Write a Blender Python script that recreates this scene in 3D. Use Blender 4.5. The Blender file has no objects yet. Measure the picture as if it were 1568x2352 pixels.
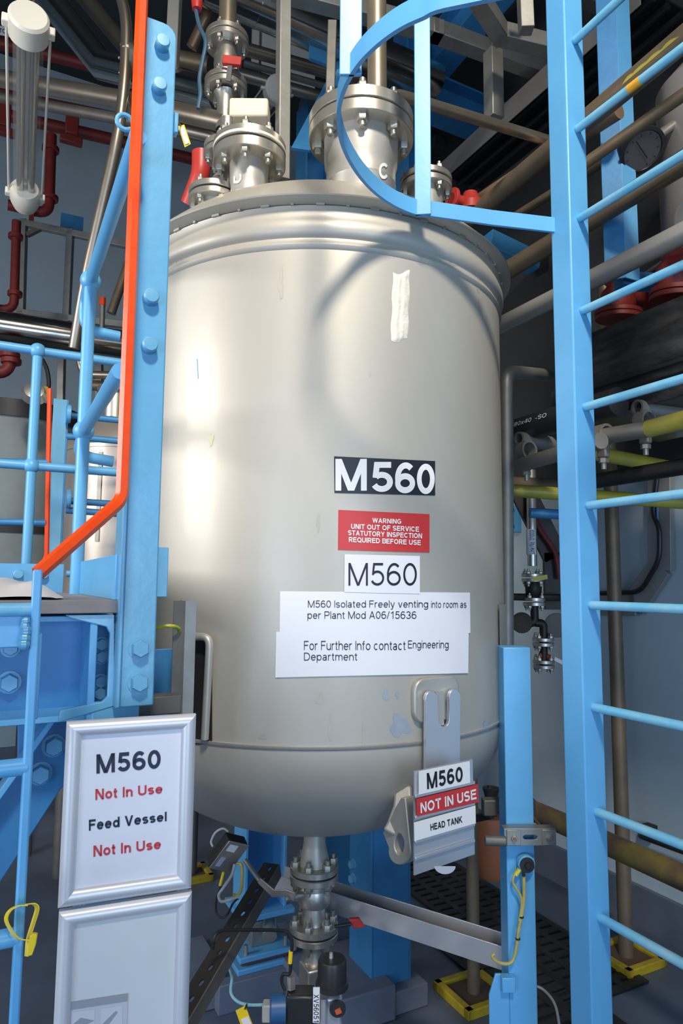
import bpy, bmesh, math, random
from mathutils import Vector, Matrix
random.seed(7)
sc = bpy.context.scene
COL = sc.collection
# ---------------------------------------------------------------- camera
FPX = 1568.0; EYE = 1.55
PITCH = math.radians(5.86); ROLL = math.radians(.44)
FW = Vector((0, math.cos(PITCH), math.sin(PITCH)))
_u = Vector((0, -math.sin(PITCH), math.cos(PITCH))); _r = Vector((1, 0, 0))
UP = _u*math.cos(ROLL) - _r*math.sin(ROLL); RT = _r*math.cos(ROLL) + _u*math.sin(ROLL)
CAM = Vector((0, 0, EYE))
cd = bpy.data.cameras.new('camera'); cam = bpy.data.objects.new('camera', cd); COL.objects.link(cam)
cd.sensor_fit = 'VERTICAL'; cd.sensor_height = 36.0; cd.lens = 36.0*FPX/2352.0; cd.clip_start = .02
m = Matrix((RT, UP, -FW)).transposed().to_4x4(); m.translation = CAM; cam.matrix_world = m
sc.camera = cam
# ---------------------------------------------------------------- world, lights, exposure
w = bpy.data.worlds.new('sky_light'); sc.world = w; w.use_nodes = True
bg = w.node_tree.nodes['Background']; bg.inputs[0].default_value = (.74, .87, 1.0, 1); bg.inputs[1].default_value = .20
def area(name, loc, target, size, sizey, power, col):
    l = bpy.data.lights.new(name, 'AREA'); l.shape = 'RECTANGLE'; l.size = size; l.size_y = sizey; l.energy = power; l.color = col
    o = bpy.data.objects.new(name, l); COL.objects.link(o); o.location = loc
    o.rotation_euler = (Vector(target)-Vector(loc)).to_track_quat('-Z', 'Y').to_euler(); return o
sl = bpy.data.lights.new('roof_light', 'SPOT'); sl.energy = 1060; sl.color = (1.0, .90, .76); sl.shadow_soft_size = .30; sl.spot_size = math.radians(50); sl.spot_blend = 1.0
so = bpy.data.objects.new('roof_light', sl); COL.objects.link(so); so.location = (.50, -1.9, 5.5)
so.rotation_euler = (Vector((.05, 1.9, 2.75))-so.location).to_track_quat('-Z', 'Y').to_euler()
area('window_light', (-3.4, .55, 2.55), (-.3, 1.9, 1.8), 1.3, 1.3, 74, (1.0, .96, .93))
area('doorway_light', (-1.9, -2.6, 1.25), (.8, 2.6, .9), 2.4, 1.7, 58, (.55, .73, 1.0))
area('right_wall_fill', (1.9, -3.3, 1.5), (1.4, 3.0, .7), 2.0, 1.8, 70, (.50, .70, 1.0))  # added cool fill to brighten the right wall, no real doorway
vs = sc.view_settings
vs.view_transform = 'Standard'; vs.look = 'None'; vs.gamma = 1; vs.use_curve_mapping = False; vs.exposure = .22
sc.render.film_transparent = False
try:
    sc.cycles.max_bounces = 8; sc.cycles.sample_clamp_indirect = 6; sc.cycles.use_denoising = True
except Exception: pass
# ---------------------------------------------------------------- placing helpers
U = Vector((.892, .452, 0)).normalized(); V = Vector((-.452, .892, 0)).normalized(); Z = Vector((0, 0, 1))   # the building's axes
def ray(px, py): return FW + RT*((px-784)/FPX) - UP*((py-1176)/FPX)
def PY(px, py, Y):
    r = ray(px, py); return CAM + r*(Y/r.y)
def PH(px, py, h):
    r = ray(px, py); return CAM + r*((h-EYE)/r.z)
def PP(px, py, o, n):
    r = ray(px, py); return CAM + r*((Vector(o)-CAM).dot(n)/r.dot(n))
# ---------------------------------------------------------------- mesh helpers
def frame(a):
    a = Vector(a).normalized(); b = a.cross(Z)
    if b.length < .05: b = a.cross(Vector((1, 0, 0)))
    b.normalize(); return a, b, b.cross(a)
class MB:
    def __init__(s): s.bm = bmesh.new()
    def box(s, c, size, ax=None):
        ax = ax or (U, V, Z); c = Vector(c); vs_ = []
        for k in (-1, 1):
            for j in (-1, 1):
                for i in (-1, 1):
                    vs_.append(s.bm.verts.new(c + ax[0]*(i*size[0]/2) + ax[1]*(j*size[1]/2) + ax[2]*(k*size[2]/2)))
        fl = ((0,2,3,1),(4,5,7,6),(0,1,5,4),(2,6,7,3),(0,4,6,2),(1,3,7,5))
        fs = [s.bm.faces.new([vs_[i] for i in f]) for f in fl]
        return s
    def bar(s, a, b, w_, h_, up=Z):
        a = Vector(a); b = Vector(b); d = (b-a); L = d.length; d = d/L; up = Vector(up)
        sd = d.cross(up)
        if sd.length < .01: sd = d.cross(U)
        sd.normalize(); u2 = sd.cross(d)
        return s.box((a+b)/2, (L, w_, h_), (d, sd, u2))
    def ring_sweep(s, pts, prof, closed=False):
        """prof: function(i) -> radius; pts list"""
        n = len(pts); T = []
        for i in range(n):
            a = pts[max(0, i-1)]; b = pts[min(n-1, i+1)]; t = (b-a)
            T.append(t.normalized())
        _, nb, _ = frame(T[0]); rings = []; seg = s.seg
        for i in range(n):
            nb = (nb - T[i]*nb.dot(T[i]))
            nb.normalize(); bb = T[i].cross(nb); r = prof(i)
            rings.append([s.bm.verts.new(pts[i] + (nb*math.cos(2*math.pi*k/seg) + bb*math.sin(2*math.pi*k/seg))*r) for k in range(seg)])
        for i in range(n-1):
            for k in range(seg):
                s.bm.faces.new((rings[i][k], rings[i][(k+1) % seg], rings[i+1][(k+1) % seg], rings[i+1][k]))
        s.bm.faces.new(rings[0][::-1]); s.bm.faces.new(rings[-1])
        return s
    def tube(s, pts, r, fillet=0, seg=16, n=6):
        pts = [Vector(p) for p in pts]; s.seg = seg
        if fillet and len(pts) > 2:
            out = [pts[0]]
            for i in range(1, len(pts)-1):
                p = pts[i]; d1 = (pts[i-1]-p); d2 = (pts[i+1]-p)
                t = min(fillet, d1.length*.45, d2.length*.45); a = p+d1.normalized()*t; b = p+d2.normalized()*t
                for k in range(n+1):
                    q = k/n; out.append(a*(1-q)**2 + p*2*q*(1-q) + b*q*q)
            out.append(pts[-1]); pts = out
        return s.ring_sweep(pts, lambda i: r)
    def curve(s, pts, r, seg=8, n=8):
        P = [Vector(p) for p in pts]; out = []
        Q = [P[0]*2-P[1]] + P + [P[-1]*2-P[-2]]
        for i in range(1, len(Q)-2):
            for k in range(n):
                t = k/n; a, b, c, d = Q[i-1], Q[i], Q[i+1], Q[i+2]
                out.append(.5*((2*b) + (c-a)*t + (2*a-5*b+4*c-d)*t*t + (3*b-a-3*c+d)*t**3))
        out.append(P[-1]); s.seg = seg
        return s.ring_sweep(out, lambda i: r)
    def lathe(s, prof, o, axis=Z, seg=48, closed=False):
        a, b, c = frame(axis); o = Vector(o); rings = []
        for r, h in prof:
            if r < 1e-6: rings.append([s.bm.verts.new(o+a*h)])
            else: rings.append([s.bm.verts.new(o + a*h + (b*math.cos(2*math.pi*k/seg) + c*math.sin(2*math.pi*k/seg))*r) for k in range(seg)])
        m_ = len(rings)
        for i in range(m_ if closed else m_-1):
            A = rings[i]; B = rings[(i+1) % m_]
            for k in range(seg):
                k2 = (k+1) % seg
                if len(A) == 1 and len(B) == 1: continue
                if len(A) == 1: s.bm.faces.new((A[0], B[k2], B[k]))
                elif len(B) == 1: s.bm.faces.new((A[k], A[k2], B[0]))
                else: s.bm.faces.new((A[k], A[k2], B[k2], B[k]))
        return s
    def disc(s, o, axis, r, t, seg=40, ri=0, ch=.0):
        ch = ch or min(t*.12, .002)
        if ri: return s.lathe([(ri, 0), (r-ch, 0), (r, ch), (r, t-ch), (r-ch, t), (ri, t)], o, axis, seg, closed=True)
        return s.lathe([(0, 0), (r-ch, 0), (r, ch), (r, t-ch), (r-ch, t), (0, t)], o, axis, seg)
    def prism(s, poly, d, holes=()):
        """poly: list of world points (planar); d: thickness vector"""
        P = [Vector(p) for p in poly]; d = Vector(d)
        n = len(P)
        if not holes:
            A = [s.bm.verts.new(p) for p in P]; B = [s.bm.verts.new(p+d) for p in P]
            s.bm.faces.new(A[::-1]); s.bm.faces.new(B)
            for i in range(n): s.bm.faces.new((A[i], A[(i+1) % n], B[(i+1) % n], B[i]))
            return s
        loops = [P] + [[Vector(q) for q in h] for h in holes]
        for off in (Vector(), d):
            es = []
            for lp in loops:
                vv = [s.bm.verts.new(p+off) for p in lp]
                es += [s.bm.edges.new((vv[i], vv[(i+1) % len(vv)])) for i in range(len(vv))]
            bmesh.ops.triangle_fill(s.bm, edges=es, use_beauty=True, use_dissolve=False)
        for lp in loops:
            for i in range(len(lp)):
                a, b = lp[i], lp[(i+1) % len(lp)]
                s.bm.faces.new([s.bm.verts.new(x) for x in (a, b, b+d, a+d)])
        bmesh.ops.remove_doubles(s.bm, verts=s.bm.verts, dist=1e-5)
        return s
    def sphere(s, c, r, seg=20):
        prof = [(r*math.sin(math.pi*i/12), -r*math.cos(math.pi*i/12)) for i in range(13)]
        prof[0] = (0, -r); prof[-1] = (0, r)
        return s.lathe(prof, c, Z, seg)
    def hexa(s, o, axis, r, t):
        return s.lathe([(0, 0), (r, 0), (r, t*.85), (r*.88, t), (0, t)], o, axis, 6)
    def grid(s, f, nu, nv, d=None):
        vs_ = [[s.bm.verts.new(f(i/nu, j/nv)) for i in range(nu+1)] for j in range(nv+1)]
        for j in range(nv):
            for i in range(nu): s.bm.faces.new((vs_[j][i], vs_[j][i+1], vs_[j+1][i+1], vs_[j+1][i]))
        return s
ORG = {}
def finish(name, mb, mat, org, bevel, smooth):
    bm = mb.bm
    bmesh.ops.recalc_face_normals(bm, faces=bm.faces)
    bmesh.ops.translate(bm, verts=bm.verts, vec=-org)
    me = bpy.data.meshes.new(name); bm.to_mesh(me); bm.free()
    me.materials.append(mat)
    if smooth:
        for p in me.polygons: p.use_smooth = True
        me.set_sharp_from_angle(angle=math.radians(smooth))
    return me
def bbox_base(bm):
    xs = [v.co for v in bm.verts]; n = len(xs)
    return Vector(((min(v.x for v in xs)+max(v.x for v in xs))/2, (min(v.y for v in xs)+max(v.y for v in xs))/2, min(v.z for v in xs)))
def part(name, mb, mat, parent=None, bevel=0, smooth=35, label=None):
    org = ORG[parent.name] if parent else bbox_base(mb.bm)
    me = finish(name, mb, mat, org, bevel, smooth)
    o = bpy.data.objects.new(name, me); COL.objects.link(o)
    if parent: o.parent = parent
    else: o.location = org
    ORG[o.name] = org
    if bevel:
        b = o.modifiers.new('bevel', 'BEVEL'); b.width = bevel; b.segments = 2; b.limit_method = 'ANGLE'; b.angle_limit = math.radians(40)
    if label: o['label'] = label
    return o
def tag(o, label, cat, group=None, kind=None):
    o['label'] = label; o['category'] = cat
    if group: o['group'] = group
    if kind: o['kind'] = kind
    return o
def thing(name, label, cat, loc, group=None):
    o = bpy.data.objects.new(name, None); COL.objects.link(o); o.location = loc; ORG[o.name] = Vector(loc)
    o.empty_display_size = .05
    return tag(o, label, cat, group)
def solo(name, mb, mat, label, cat, group=None, bevel=0, smooth=35):
    return tag(part(name, mb, mat, None, bevel, smooth), label, cat, group)
def struct(name, mb, mat, bevel=0, smooth=0):
    o = part(name, mb, mat, None, bevel, smooth); o['kind'] = 'structure'; return o
def inst(name, me, parent, loc, axis, s=1.0):
    o = bpy.data.objects.new(name, me); COL.objects.link(o); o.parent = parent
    a, b, c = frame(axis); mm = Matrix((b, -c, a)).transposed()
    if mm.determinant() < 0: mm = Matrix((b, c, a)).transposed()
    mm = mm.to_4x4() @ Matrix.Scale(s, 4); mm.translation = Vector(loc)-ORG[parent.name]
    o.matrix_local = mm; ORG[o.name] = ORG[parent.name]; return o
# ---------------------------------------------------------------- materials
MATS = {}
def mat(name, col, rough=.5, metal=0, col2=None, nscale=6, namt=.5, bump=0, bscale=40, stretch=(1, 1, 1), rvar=0, coat=0, spec=None):
    if name in MATS: return MATS[name]
    M = bpy.data.materials.new(name); M.use_nodes = True; nt = M.node_tree; N = nt.nodes; Lk = nt.links
    b = N['Principled BSDF']; b.inputs['Roughness'].default_value = rough; b.inputs['Metallic'].default_value = metal
    b.inputs['Base Color'].default_value = (*col, 1)
    if spec is not None: b.inputs['Specular IOR Level'].default_value = spec
    if coat: b.inputs['Coat Weight'].default_value = coat; b.inputs['Coat Roughness'].default_value = .15
    tc = N.new('ShaderNodeTexCoord'); mp = N.new('ShaderNodeMapping'); mp.inputs['Scale'].default_value = stretch
    Lk.new(tc.outputs['Object'], mp.inputs['Vector'])
    if col2 is not None or rvar:
        nz = N.new('ShaderNodeTexNoise'); nz.inputs['Scale'].default_value = nscale; nz.inputs['Detail'].default_value = 6; nz.inputs['Roughness'].default_value = .6
        Lk.new(mp.outputs[0], nz.inputs['Vector'])
        cr = N.new('ShaderNodeValToRGB'); cr.color_ramp.elements[0].position = .5-.5*namt*.5; cr.color_ramp.elements[1].position = .5+.25
        Lk.new(nz.outputs['Fac'], cr.inputs[0])
        if col2 is not None:
            mx = N.new('ShaderNodeMix'); mx.data_type = 'RGBA'; mx.inputs[6].default_value = (*col, 1); mx.inputs[7].default_value = (*col2, 1)
            Lk.new(cr.outputs[0], mx.inputs[0]); Lk.new(mx.outputs[2], b.inputs['Base Color'])
        if rvar:
            mr = N.new('ShaderNodeMapRange'); mr.inputs[3].default_value = max(.02, rough-rvar); mr.inputs[4].default_value = rough+rvar
            Lk.new(nz.outputs['Fac'], mr.inputs[0]); Lk.new(mr.outputs[0], b.inputs['Roughness'])
    if bump:
        n2 = N.new('ShaderNodeTexNoise'); n2.inputs['Scale'].default_value = bscale; n2.inputs['Detail'].default_value = 4
        Lk.new(mp.outputs[0], n2.inputs['Vector'])
        bp = N.new('ShaderNodeBump'); bp.inputs['Strength'].default_value = bump; bp.inputs['Distance'].default_value = .004
        Lk.new(n2.outputs['Fac'], bp.inputs['Height']); Lk.new(bp.outputs[0], b.inputs['Normal'])
    MATS[name] = M; return M
BLUE = mat('blue_paint', (.13, .43, .75), .36, 0, (.11, .38, .68), 5, .5, .05, 60)
BLUEB = mat('blue_paint_thick', (.15, .43, .66), .28, 0, (.13, .39, .61), 9, .5, .16, 45, coat=.3)
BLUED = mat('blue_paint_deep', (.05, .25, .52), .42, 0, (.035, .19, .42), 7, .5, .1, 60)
RUNG = mat('worn_blue_paint', (.14, .48, .72), .45, 0, (.30, .56, .66), 14, .5, .15, 90)
ORANGE = mat('orange_paint', (1.0, .085, .008), .35, 0, (.92, .06, .006), 18, .4, .12, 50)
STEEL = mat('dull_stainless', (.66, .63, .57), .36, .88, (.56, .53, .47), 3, .5, .03, 120, rvar=.08)
TANK = mat('tank_stainless', (.54, .51, .445), .50, .38, (.46, .435, .375), 2.2, .6, .02, 60, (1, 1, .45), rvar=.07, coat=.18)
FLANGE = mat('machined_steel', (.62, .58, .50), .30, .78, (.50, .47, .41), 9, .5)
NECK = mat('satin_steel', (.44, .42, .365), .45, .5, (.58, .56, .52), 6, .5)
BOLT = mat('bolt_steel', (.50, .49, .43), .42, .85, (.38, .36, .30), 20, .5)
PIPE = mat('pipe_steel', (.42, .37, .30), .34, .85, (.27, .23, .18), 5, .5, rvar=.08)
BROWN = mat('weathered_pipe', (.17, .135, .095), .5, .45, (.25, .19, .12), 9, .6, .1, 50)
BRIGHT = mat('polished_cladding', (.58, .56, .52), .16, 1.0, (.48, .46, .42), 4, .5)
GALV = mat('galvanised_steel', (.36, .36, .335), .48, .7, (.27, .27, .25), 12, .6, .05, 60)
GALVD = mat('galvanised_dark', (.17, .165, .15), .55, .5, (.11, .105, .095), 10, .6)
FRAME = mat('frame_aluminium', (.72, .72, .75), .38, .35)
ALU = mat('satin_aluminium', (.70, .71, .74), .36, .75)
RED = mat('red_oxide_paint', (.20, .022, .018), .5, 0, (.14, .016, .014), 8, .5)
REDB = mat('red_handle', (.55, .035, .025), .45, 0, (.42, .03, .02), 10, .4)
BLACK = mat('black_rubber', (.014, .014, .016), .45)
BLACKP = mat('black_plastic', (.022, .023, .026), .38)
DARK = mat('dark_steel', (.045, .043, .04), .5, .5, (.028, .027, .026), 9, .5)
WHITE = mat('white_paper', (.80, .81, .84), .55)
WHITEG = mat('white_glossy', (.82, .82, .80), .35)
INK = mat('black_ink', (.012, .013, .02), .5)
REDS = mat('red_sign', (.56, .035, .035), .42)
REDINK = mat('red_ink', (.60, .045, .06), .5)
YELLOW = mat('yellow_plastic', (.85, .62, .02), .38)
YELP = mat('yellow_paint', (.55, .40, .015), .5, 0, (.28, .20, .02), 10, .6)
YELT = mat('scaffold_yellow', (.60, .50, .03), .45, .1, (.35, .32, .10), 7, .7)
CREAM = mat('cream_enamel', (.78, .74, .63), .4)
BEIGE = mat('beige_box', (.80, .70, .50), .45)
PUTTY = mat('cream_putty', (.80, .77, .66), .7, 0, (.70, .66, .54), 30, .5, .6, 80)
def glass(name, col, a):
    M = bpy.data.materials.new(name); M.use_nodes = True; b = M.node_tree.nodes['Principled BSDF']
    b.inputs['Base Color'].default_value = (*col, 1); b.inputs['Roughness'].default_value = .06; b.inputs['Alpha'].default_value = a
    return M
# bolt prototypes (unit: 1 = head width)
_b = MB(); _b.hexa((0, 0, 0), Z, .5, .55); _b.lathe([(.26, .5), (.26, .95), (.2, 1.02), (0, 1.02)], (0, 0, 0), Z, 12)
BOLTME = finish('bolt', _b, BOLT, Vector(), 0, 35)
_b = MB(); _b.lathe([(0, 0), (.62, 0), (.62, .06), (0, .06)], (0, 0, 0), Z, 16); _b.hexa((0, 0, .05), Z, .5, .5)
HEXME = finish('bolt', _b, BLUEB, Vector(), 0, 35)
_b = MB(); _b.lathe([(0, 0), (.5, 0), (.5, .62), (.42, .72), (0, .74)], (0, 0, 0), Z, 20)
CAPME = finish('bolt', _b, BLUEB, Vector(), 0, 35)
def bolts(parent, c, axis, rb, n, size, t0, t1, phase=0.0, me=None):
    """bolts with nuts both sides; t0, t1 outer faces along the axis"""
    a, b, cc = frame(axis); c = Vector(c)
    for k in range(n):
        q = 2*math.pi*(k+phase)/n; d = (b*math.cos(q) + cc*math.sin(q))*rb
        inst('bolt', me or BOLTME, parent, c+d+a*t1, a, size); inst('bolt', me or BOLTME, parent, c+d+a*t0, -a, size)
def flange_pair(parent, c, axis, R, t, n, size, phase=.5, gap=.004, ri=0, mt=None):
    """two bolted flanges meeting at c"""
    a = Vector(axis).normalized(); c = Vector(c); mt = mt or FLANGE
    f1 = part('flange', MB().disc(c+a*(gap/2), a, R, t, 48), mt, parent)
    f2 = part('flange', MB().disc(c-a*(gap/2+t), a, R, t, 48), mt, parent)
    part('gasket', MB().disc(c-a*gap/2, a, R*.93, gap, 40), BLACK, parent)
    bolts(f1, c, axis, R*.8, n, size, -(gap/2+t), gap/2+t, phase)
    return f1, f2
def pxs(pts):
    """(px, py, depth) or (px, py, 'h') = same height as the point before"""
    out = []
    for p in pts:
        out.append(PH(p[0], p[1], out[-1].z) if p[2] == 'h' else PY(*p))
    return out
def pipe(name, label, cat, pts, r, mt, fillet=0, group=None, seg=18, collars=()):
    P = pxs(pts)
    if not collars: return solo(name, MB().tube(P, r, fillet, seg), mt, label, cat, group)
    t = thing(name, label, cat, (P[0]+P[-1])/2, group)
    part('pipe_run', MB().tube(P, r, fillet, seg), mt, t)
    for (i, q, rr, ln, cm) in collars:
        c = P[i].lerp(P[i+1], q); d = (P[i+1]-P[i]).normalized()
        part('collar', MB().lathe([(r*.9, -ln/2), (rr, -ln/2), (rr, ln/2), (r*.9, ln/2)], c, d, 24, closed=True), cm, t)
    return t
# ---------------------------------------------------------------- lettering: a plain sans drawn as flat strokes
def ell(cx, cy, rx, ry, a0, a1, n=16): return [(cx+rx*math.cos(math.radians(a0+(a1-a0)*k/n)), cy+ry*math.sin(math.radians(a0+(a1-a0)*k/n))) for k in range(n+1)]
def bowl(x0, x1, y0, y1, rx=None):
    r = rx or (y1-y0)/2
    return [(x0, y1)] + ell(x1-r, (y0+y1)/2, r, (y1-y0)/2, 90, -90) + [(x0, y0)]
def glyph(c, h):
    xh = .73; t = 1-h
    def ess(w_, H):
        m_ = H*.51; return [ell(w_/2, (H-h+m_)/2, w_/2-h, (H-h-m_)/2, 25, 270) + ell(w_/2, (m_+h)/2, w_/2-h, (m_-h)/2, 90, -155)[1:]]
    def arch(x0, x1): r = (x1-x0)/2; return ell((x0+x1)/2, xh-h-r*.95, r, r*.95, 180, 0) + [(x1, 0)]
    stem = lambda x, y0=0, y1=1: [(x, y0), (x, y1)]
    ro = lambda w_: [ell(w_/2, xh/2, w_/2-h, xh/2-h, 0, 360, 28)]
    G = {
     'A': (.92, lambda: [[(h, 0), (.46, 1)], [(.46, 1), (.92-h, 0)], [(.2, .32), (.72, .32)]]),
     'B': (.82, lambda: [stem(h), bowl(h, .76, .53, t), bowl(h, .81-h*.3, h, .53)]),
     'C': (.92, lambda: [ell(.47, .5, .47-h, .5-h, 40, 320, 26)]),
     'D': (.90, lambda: [stem(h), bowl(h, .9-h, h, t, .42)]),
     'E': (.78, lambda: [stem(h), [(h, t), (.76, t)], [(h, .53), (.72, .53)], [(h, h), (.78, h)]]),
     'F': (.72, lambda: [stem(h), [(h, t), (.72, t)], [(h, .52), (.64, .52)]]),
     'G': (.98, lambda: [ell(.48, .5, .48-h, .5-h, 42, 318, 26), [(.94-h, .12), (.94-h, .47), (.52, .47)]]),
     'H': (.86, lambda: [stem(h), stem(.86-h), [(h, .52), (.86-h, .52)]]),
     'I': (2*h, lambda: [stem(h)]),
     'K': (.88, lambda: [stem(h), [(h, .34), (.80, 1)], [(.34, .60), (.86-h*.4, 0)]]),
     'L': (.68, lambda: [stem(h), [(h, h), (.68, h)]]),
     'M': (1.06, lambda: [stem(h), stem(1.06-h), [(h*1.1, 1), (.53, 0)], [(.53, 0), (1.06-h*1.1, 1)]]),
     'N': (.87, lambda: [stem(h), stem(.87-h), [(h*1.1, 1), (.87-h*1.1, 0)]]),
     'O': (1.0, lambda: [ell(.5, .5, .5-h, .5-h, 0, 360, 32)]),
     'P': (.80, lambda: [stem(h), bowl(h, .8-h, .46, t)]),
     'Q': (1.0, lambda: [ell(.5, .5, .5-h, .5-h, 0, 360, 32), [(.58, .26), (.96, -.04)]]),
     'R': (.86, lambda: [stem(h), bowl(h, .82-h, .46, t), [(.46, .46), (.84-h, 0)]]),
     'S': (.82, lambda: ess(.82, 1)),
     'T': (.80, lambda: [stem(.4), [(0, t), (.8, t)]]),
     'U': (.86, lambda: [[(h, 1)] + ell(.43, .34, .43-h, .34-h, 180, 360) + [(.86-h, 1)]]),
     'V': (.88, lambda: [[(h, 1), (.44, 0)], [(.44, 0), (.88-h, 1)]]),
     'W': (1.26, lambda: [[(h, 1), (.34, 0)], [(.34, 0), (.63, 1)], [(.63, 1), (.92, 0)], [(.92, 0), (1.26-h, 1)]]),
     'X': (.88, lambda: [[(h, 1), (.88-h, 0)], [(.88-h, 1), (h, 0)]]),
     'Y': (.88, lambda: [[(h, 1), (.44, .42)], [(.88-h, 1), (.44, .42)], stem(.44, 0, .44)]),
     '0': (.74, lambda: [ell(.37, .5, .37-h, .5-h, 0, 360, 32)]),
     '1': (.60, lambda: [stem(.42), [(.42, .98-h), (.12, .76-h*.5)]]),
     '3': (.74, lambda: [ell(.36, .755-h/2, .33-h, .245-h/2, 160, -90), ell(.37, .26+h/4, .37-h, .26-h*.75, 90, -160)]),
     '4': (.78, lambda: [stem(.58), [(.56, 1), (.05, .28)], [(.02, .26), (.78, .26)]]),
     '5': (.74, lambda: [[(.68, t), (.17+h*.3, t), (.10+h*.5, .47)], ell(.365, .335, .375-h, .335-h, 135, -155, 22)]),
     '6': (.74, lambda: [ell(.375, .325, .375-h, .325-h, 0, 360, 28), ell(.40, .5, .40-h, .5-h, 48, 200, 18)]),
     '7': (.72, lambda: [[(0, t), (.68, t)], [(.66, .96), (.24, 0)]]),
     '8': (.74, lambda: [ell(.37, .755-h/3, .33-h, .245-h*.66, 0, 360, 24), ell(.37, .27, .37-h, .27-h*.8, 0, 360, 24)]),
     'a': (.68, lambda: [[(.62-h, 0), (.62-h, .46)] + ell(.33, .50, .29-h, .23-h, 0, 160)[1:], ell(.30, .215, .30-h, .215-h, 0, 360, 22), [(.3, .43-h), (.62-h, .43)]]),
     'c': (.66, lambda: [ell(.34, xh/2, .34-h, xh/2-h, 48, 312)]),
     'd': (.72, lambda: ro(.70) + [stem(.72-h)]),
     'e': (.72, lambda: [[(h, .38), (.72-h, .38)] + ell(.36, xh/2, .36-h, xh/2-h, 0, 318, 26)]),
     'f': (.42, lambda: [[(.17, 0), (.17, .80)] + ell(.36, .82, .19, .18-h, 180, 90)[1:], [(0, xh-h), (.38, xh-h)]]),
     'g': (.72, lambda: ro(.70) + [[(.72-h, xh), (.72-h, -.05)] + ell(.36, -.05, .36-h, .23-h, 0, -150)[1:]]),
     'h': (.68, lambda: [stem(h), arch(h, .68-h)]),
     'i': (2*h, lambda: [stem(h, 0, xh), [(h, .87), (h, 1)]]),
     'l': (2*h, lambda: [stem(h)]),
     'm': (1.08, lambda: [stem(h, 0, xh), arch(h, .54), arch(.54, 1.08-h)]),
     'n': (.68, lambda: [stem(h, 0, xh), arch(h, .68-h)]),
     'o': (.72, lambda: ro(.72)),
     'p': (.72, lambda: [stem(h, -.28, xh), ell(.37, xh/2, .35-h, xh/2-h, 0, 360, 28)]),
     'r': (.42, lambda: [stem(h, 0, xh), ell(.36, .44, .36-h, xh-h-.44, 175, 80)]),
     's': (.64, lambda: ess(.64, xh)),
     't': (.38, lambda: [[(.16, .92), (.16, .16)] + ell(.32, .16, .16, .16-h, 180, 280)[1:], [(0, xh-h), (.36, xh-h)]]),
     'u': (.68, lambda: [[(h, xh)] + ell(.34, .30, .34-h, .30-h, 180, 360), stem(.68-h, 0, xh)]),
     'v': (.68, lambda: [[(h, xh), (.34, 0)], [(.34, 0), (.68-h, xh)]]),
     'x': (.66, lambda: [[(h, xh), (.66-h, 0)], [(.66-h, xh), (h, 0)]]),
     'y': (.68, lambda: [[(h, xh), (.35, 0)], [(.68-h, xh), (.30, -.18)] + [(.2, -.27+h), (.06, -.27+h)]]),
     '/': (.40, lambda: [[(.02, 0), (.38, 1)]]), '.': (.2, lambda: [[(.1, 0), (.1, 2*h)]]), '-': (.42, lambda: [[(.04, .36), (.38, .36)]])}
    return G[c]
def letters(body, h):
    """flat mesh data of a line of text"""
    x = 0; out = []
    for c in body:
        if c == ' ': x += .42; continue
        w_, fn = glyph(c, h)
        for st in fn():
            n = len(st); rows = []; closed = n > 3 and abs(st[0][0]-st[-1][0])+abs(st[0][1]-st[-1][1]) < 1e-6
            for i in range(n):
                p = Vector(st[i]); a = Vector(st[i-1]) if i else (Vector(st[-2]) if closed else None); b = Vector(st[i+1]) if i < n-1 else (Vector(st[1]) if closed else None)
                d1 = (p-a).normalized() if a else None; d2 = (b-p).normalized() if b else None
                d = (d1+d2).normalized() if a and b else (d1 or d2)
                nn = Vector((-d.y, d.x)); k = h
                if a and b: k = h/max(.5, nn.dot(Vector((-d1.y, d1.x))))
                q = []
                for sg in (1, -1):
                    v = p+nn*k*sg
                    if n == 2 and abs(d.y) > .3 and abs(d.x) > .05:          # diagonal: horizontal cut
                        v = p+Vector((h/abs(d.y)*sg*(-1 if d.y > 0 else 1), 0))
                    q.append((v.x+x, v.y))
                rows.append(q)
            out.append(rows)
        x += w_+.17-h*.35
    return out
def lettering(name, body, mt, parent, fn, box, bold=0.0, sub=False):
    """fn(u, v) -> world point; box = (x0, y0, x1, y1) in fn's units, the ink is fitted into it"""
    h = .098 if bold > 0 else (.052 if bold < 0 else .07)
    S = letters(body, h); org = ORG[parent.name]
    al = [q for r_ in S for row in r_ for q in row]
    x0, x1 = min(q[0] for q in al), max(q[0] for q in al); y0, y1 = min(q[1] for q in al), max(q[1] for q in al)
    bm = bmesh.new()
    def P(q): return bm.verts.new(fn(box[0]+(q[0]-x0)/(x1-x0)*(box[2]-box[0]), box[1]+(q[1]-y0)/(y1-y0)*(box[3]-box[1])) - org)
    for rows in S:
        rr = []
        for i, row in enumerate(rows):
            if i and sub:
                a, b = rows[i-1], row; L = math.hypot(b[0][0]-a[0][0], b[0][1]-a[0][1]); k = int(L/.22)
                for j in range(1, k+1):
                    f = j/(k+1); rr.append([tuple(a[e][m_]*(1-f)+b[e][m_]*f for m_ in (0, 1)) for e in (0, 1)])
            rr.append(row)
        vv = [[P(q) for q in row] for row in rr]
        for i in range(len(vv)-1): bm.faces.new((vv[i][0], vv[i][1], vv[i+1][1], vv[i+1][0]))
    me = bpy.data.meshes.new(name); bm.to_mesh(me); bm.free(); me.materials.append(mt)
    o = bpy.data.objects.new(name, me); COL.objects.link(o); o.parent = parent; ORG[o.name] = org
    return o
def px_plane(o, n, lift):
    """map pixels to a plane in the room"""
    n = Vector(n).normalized(); o = Vector(o)
    if (CAM-o).dot(n) < 0: n = -n
    return lambda x, y: PP(x, y, o, n) + n*lift*.7
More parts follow.
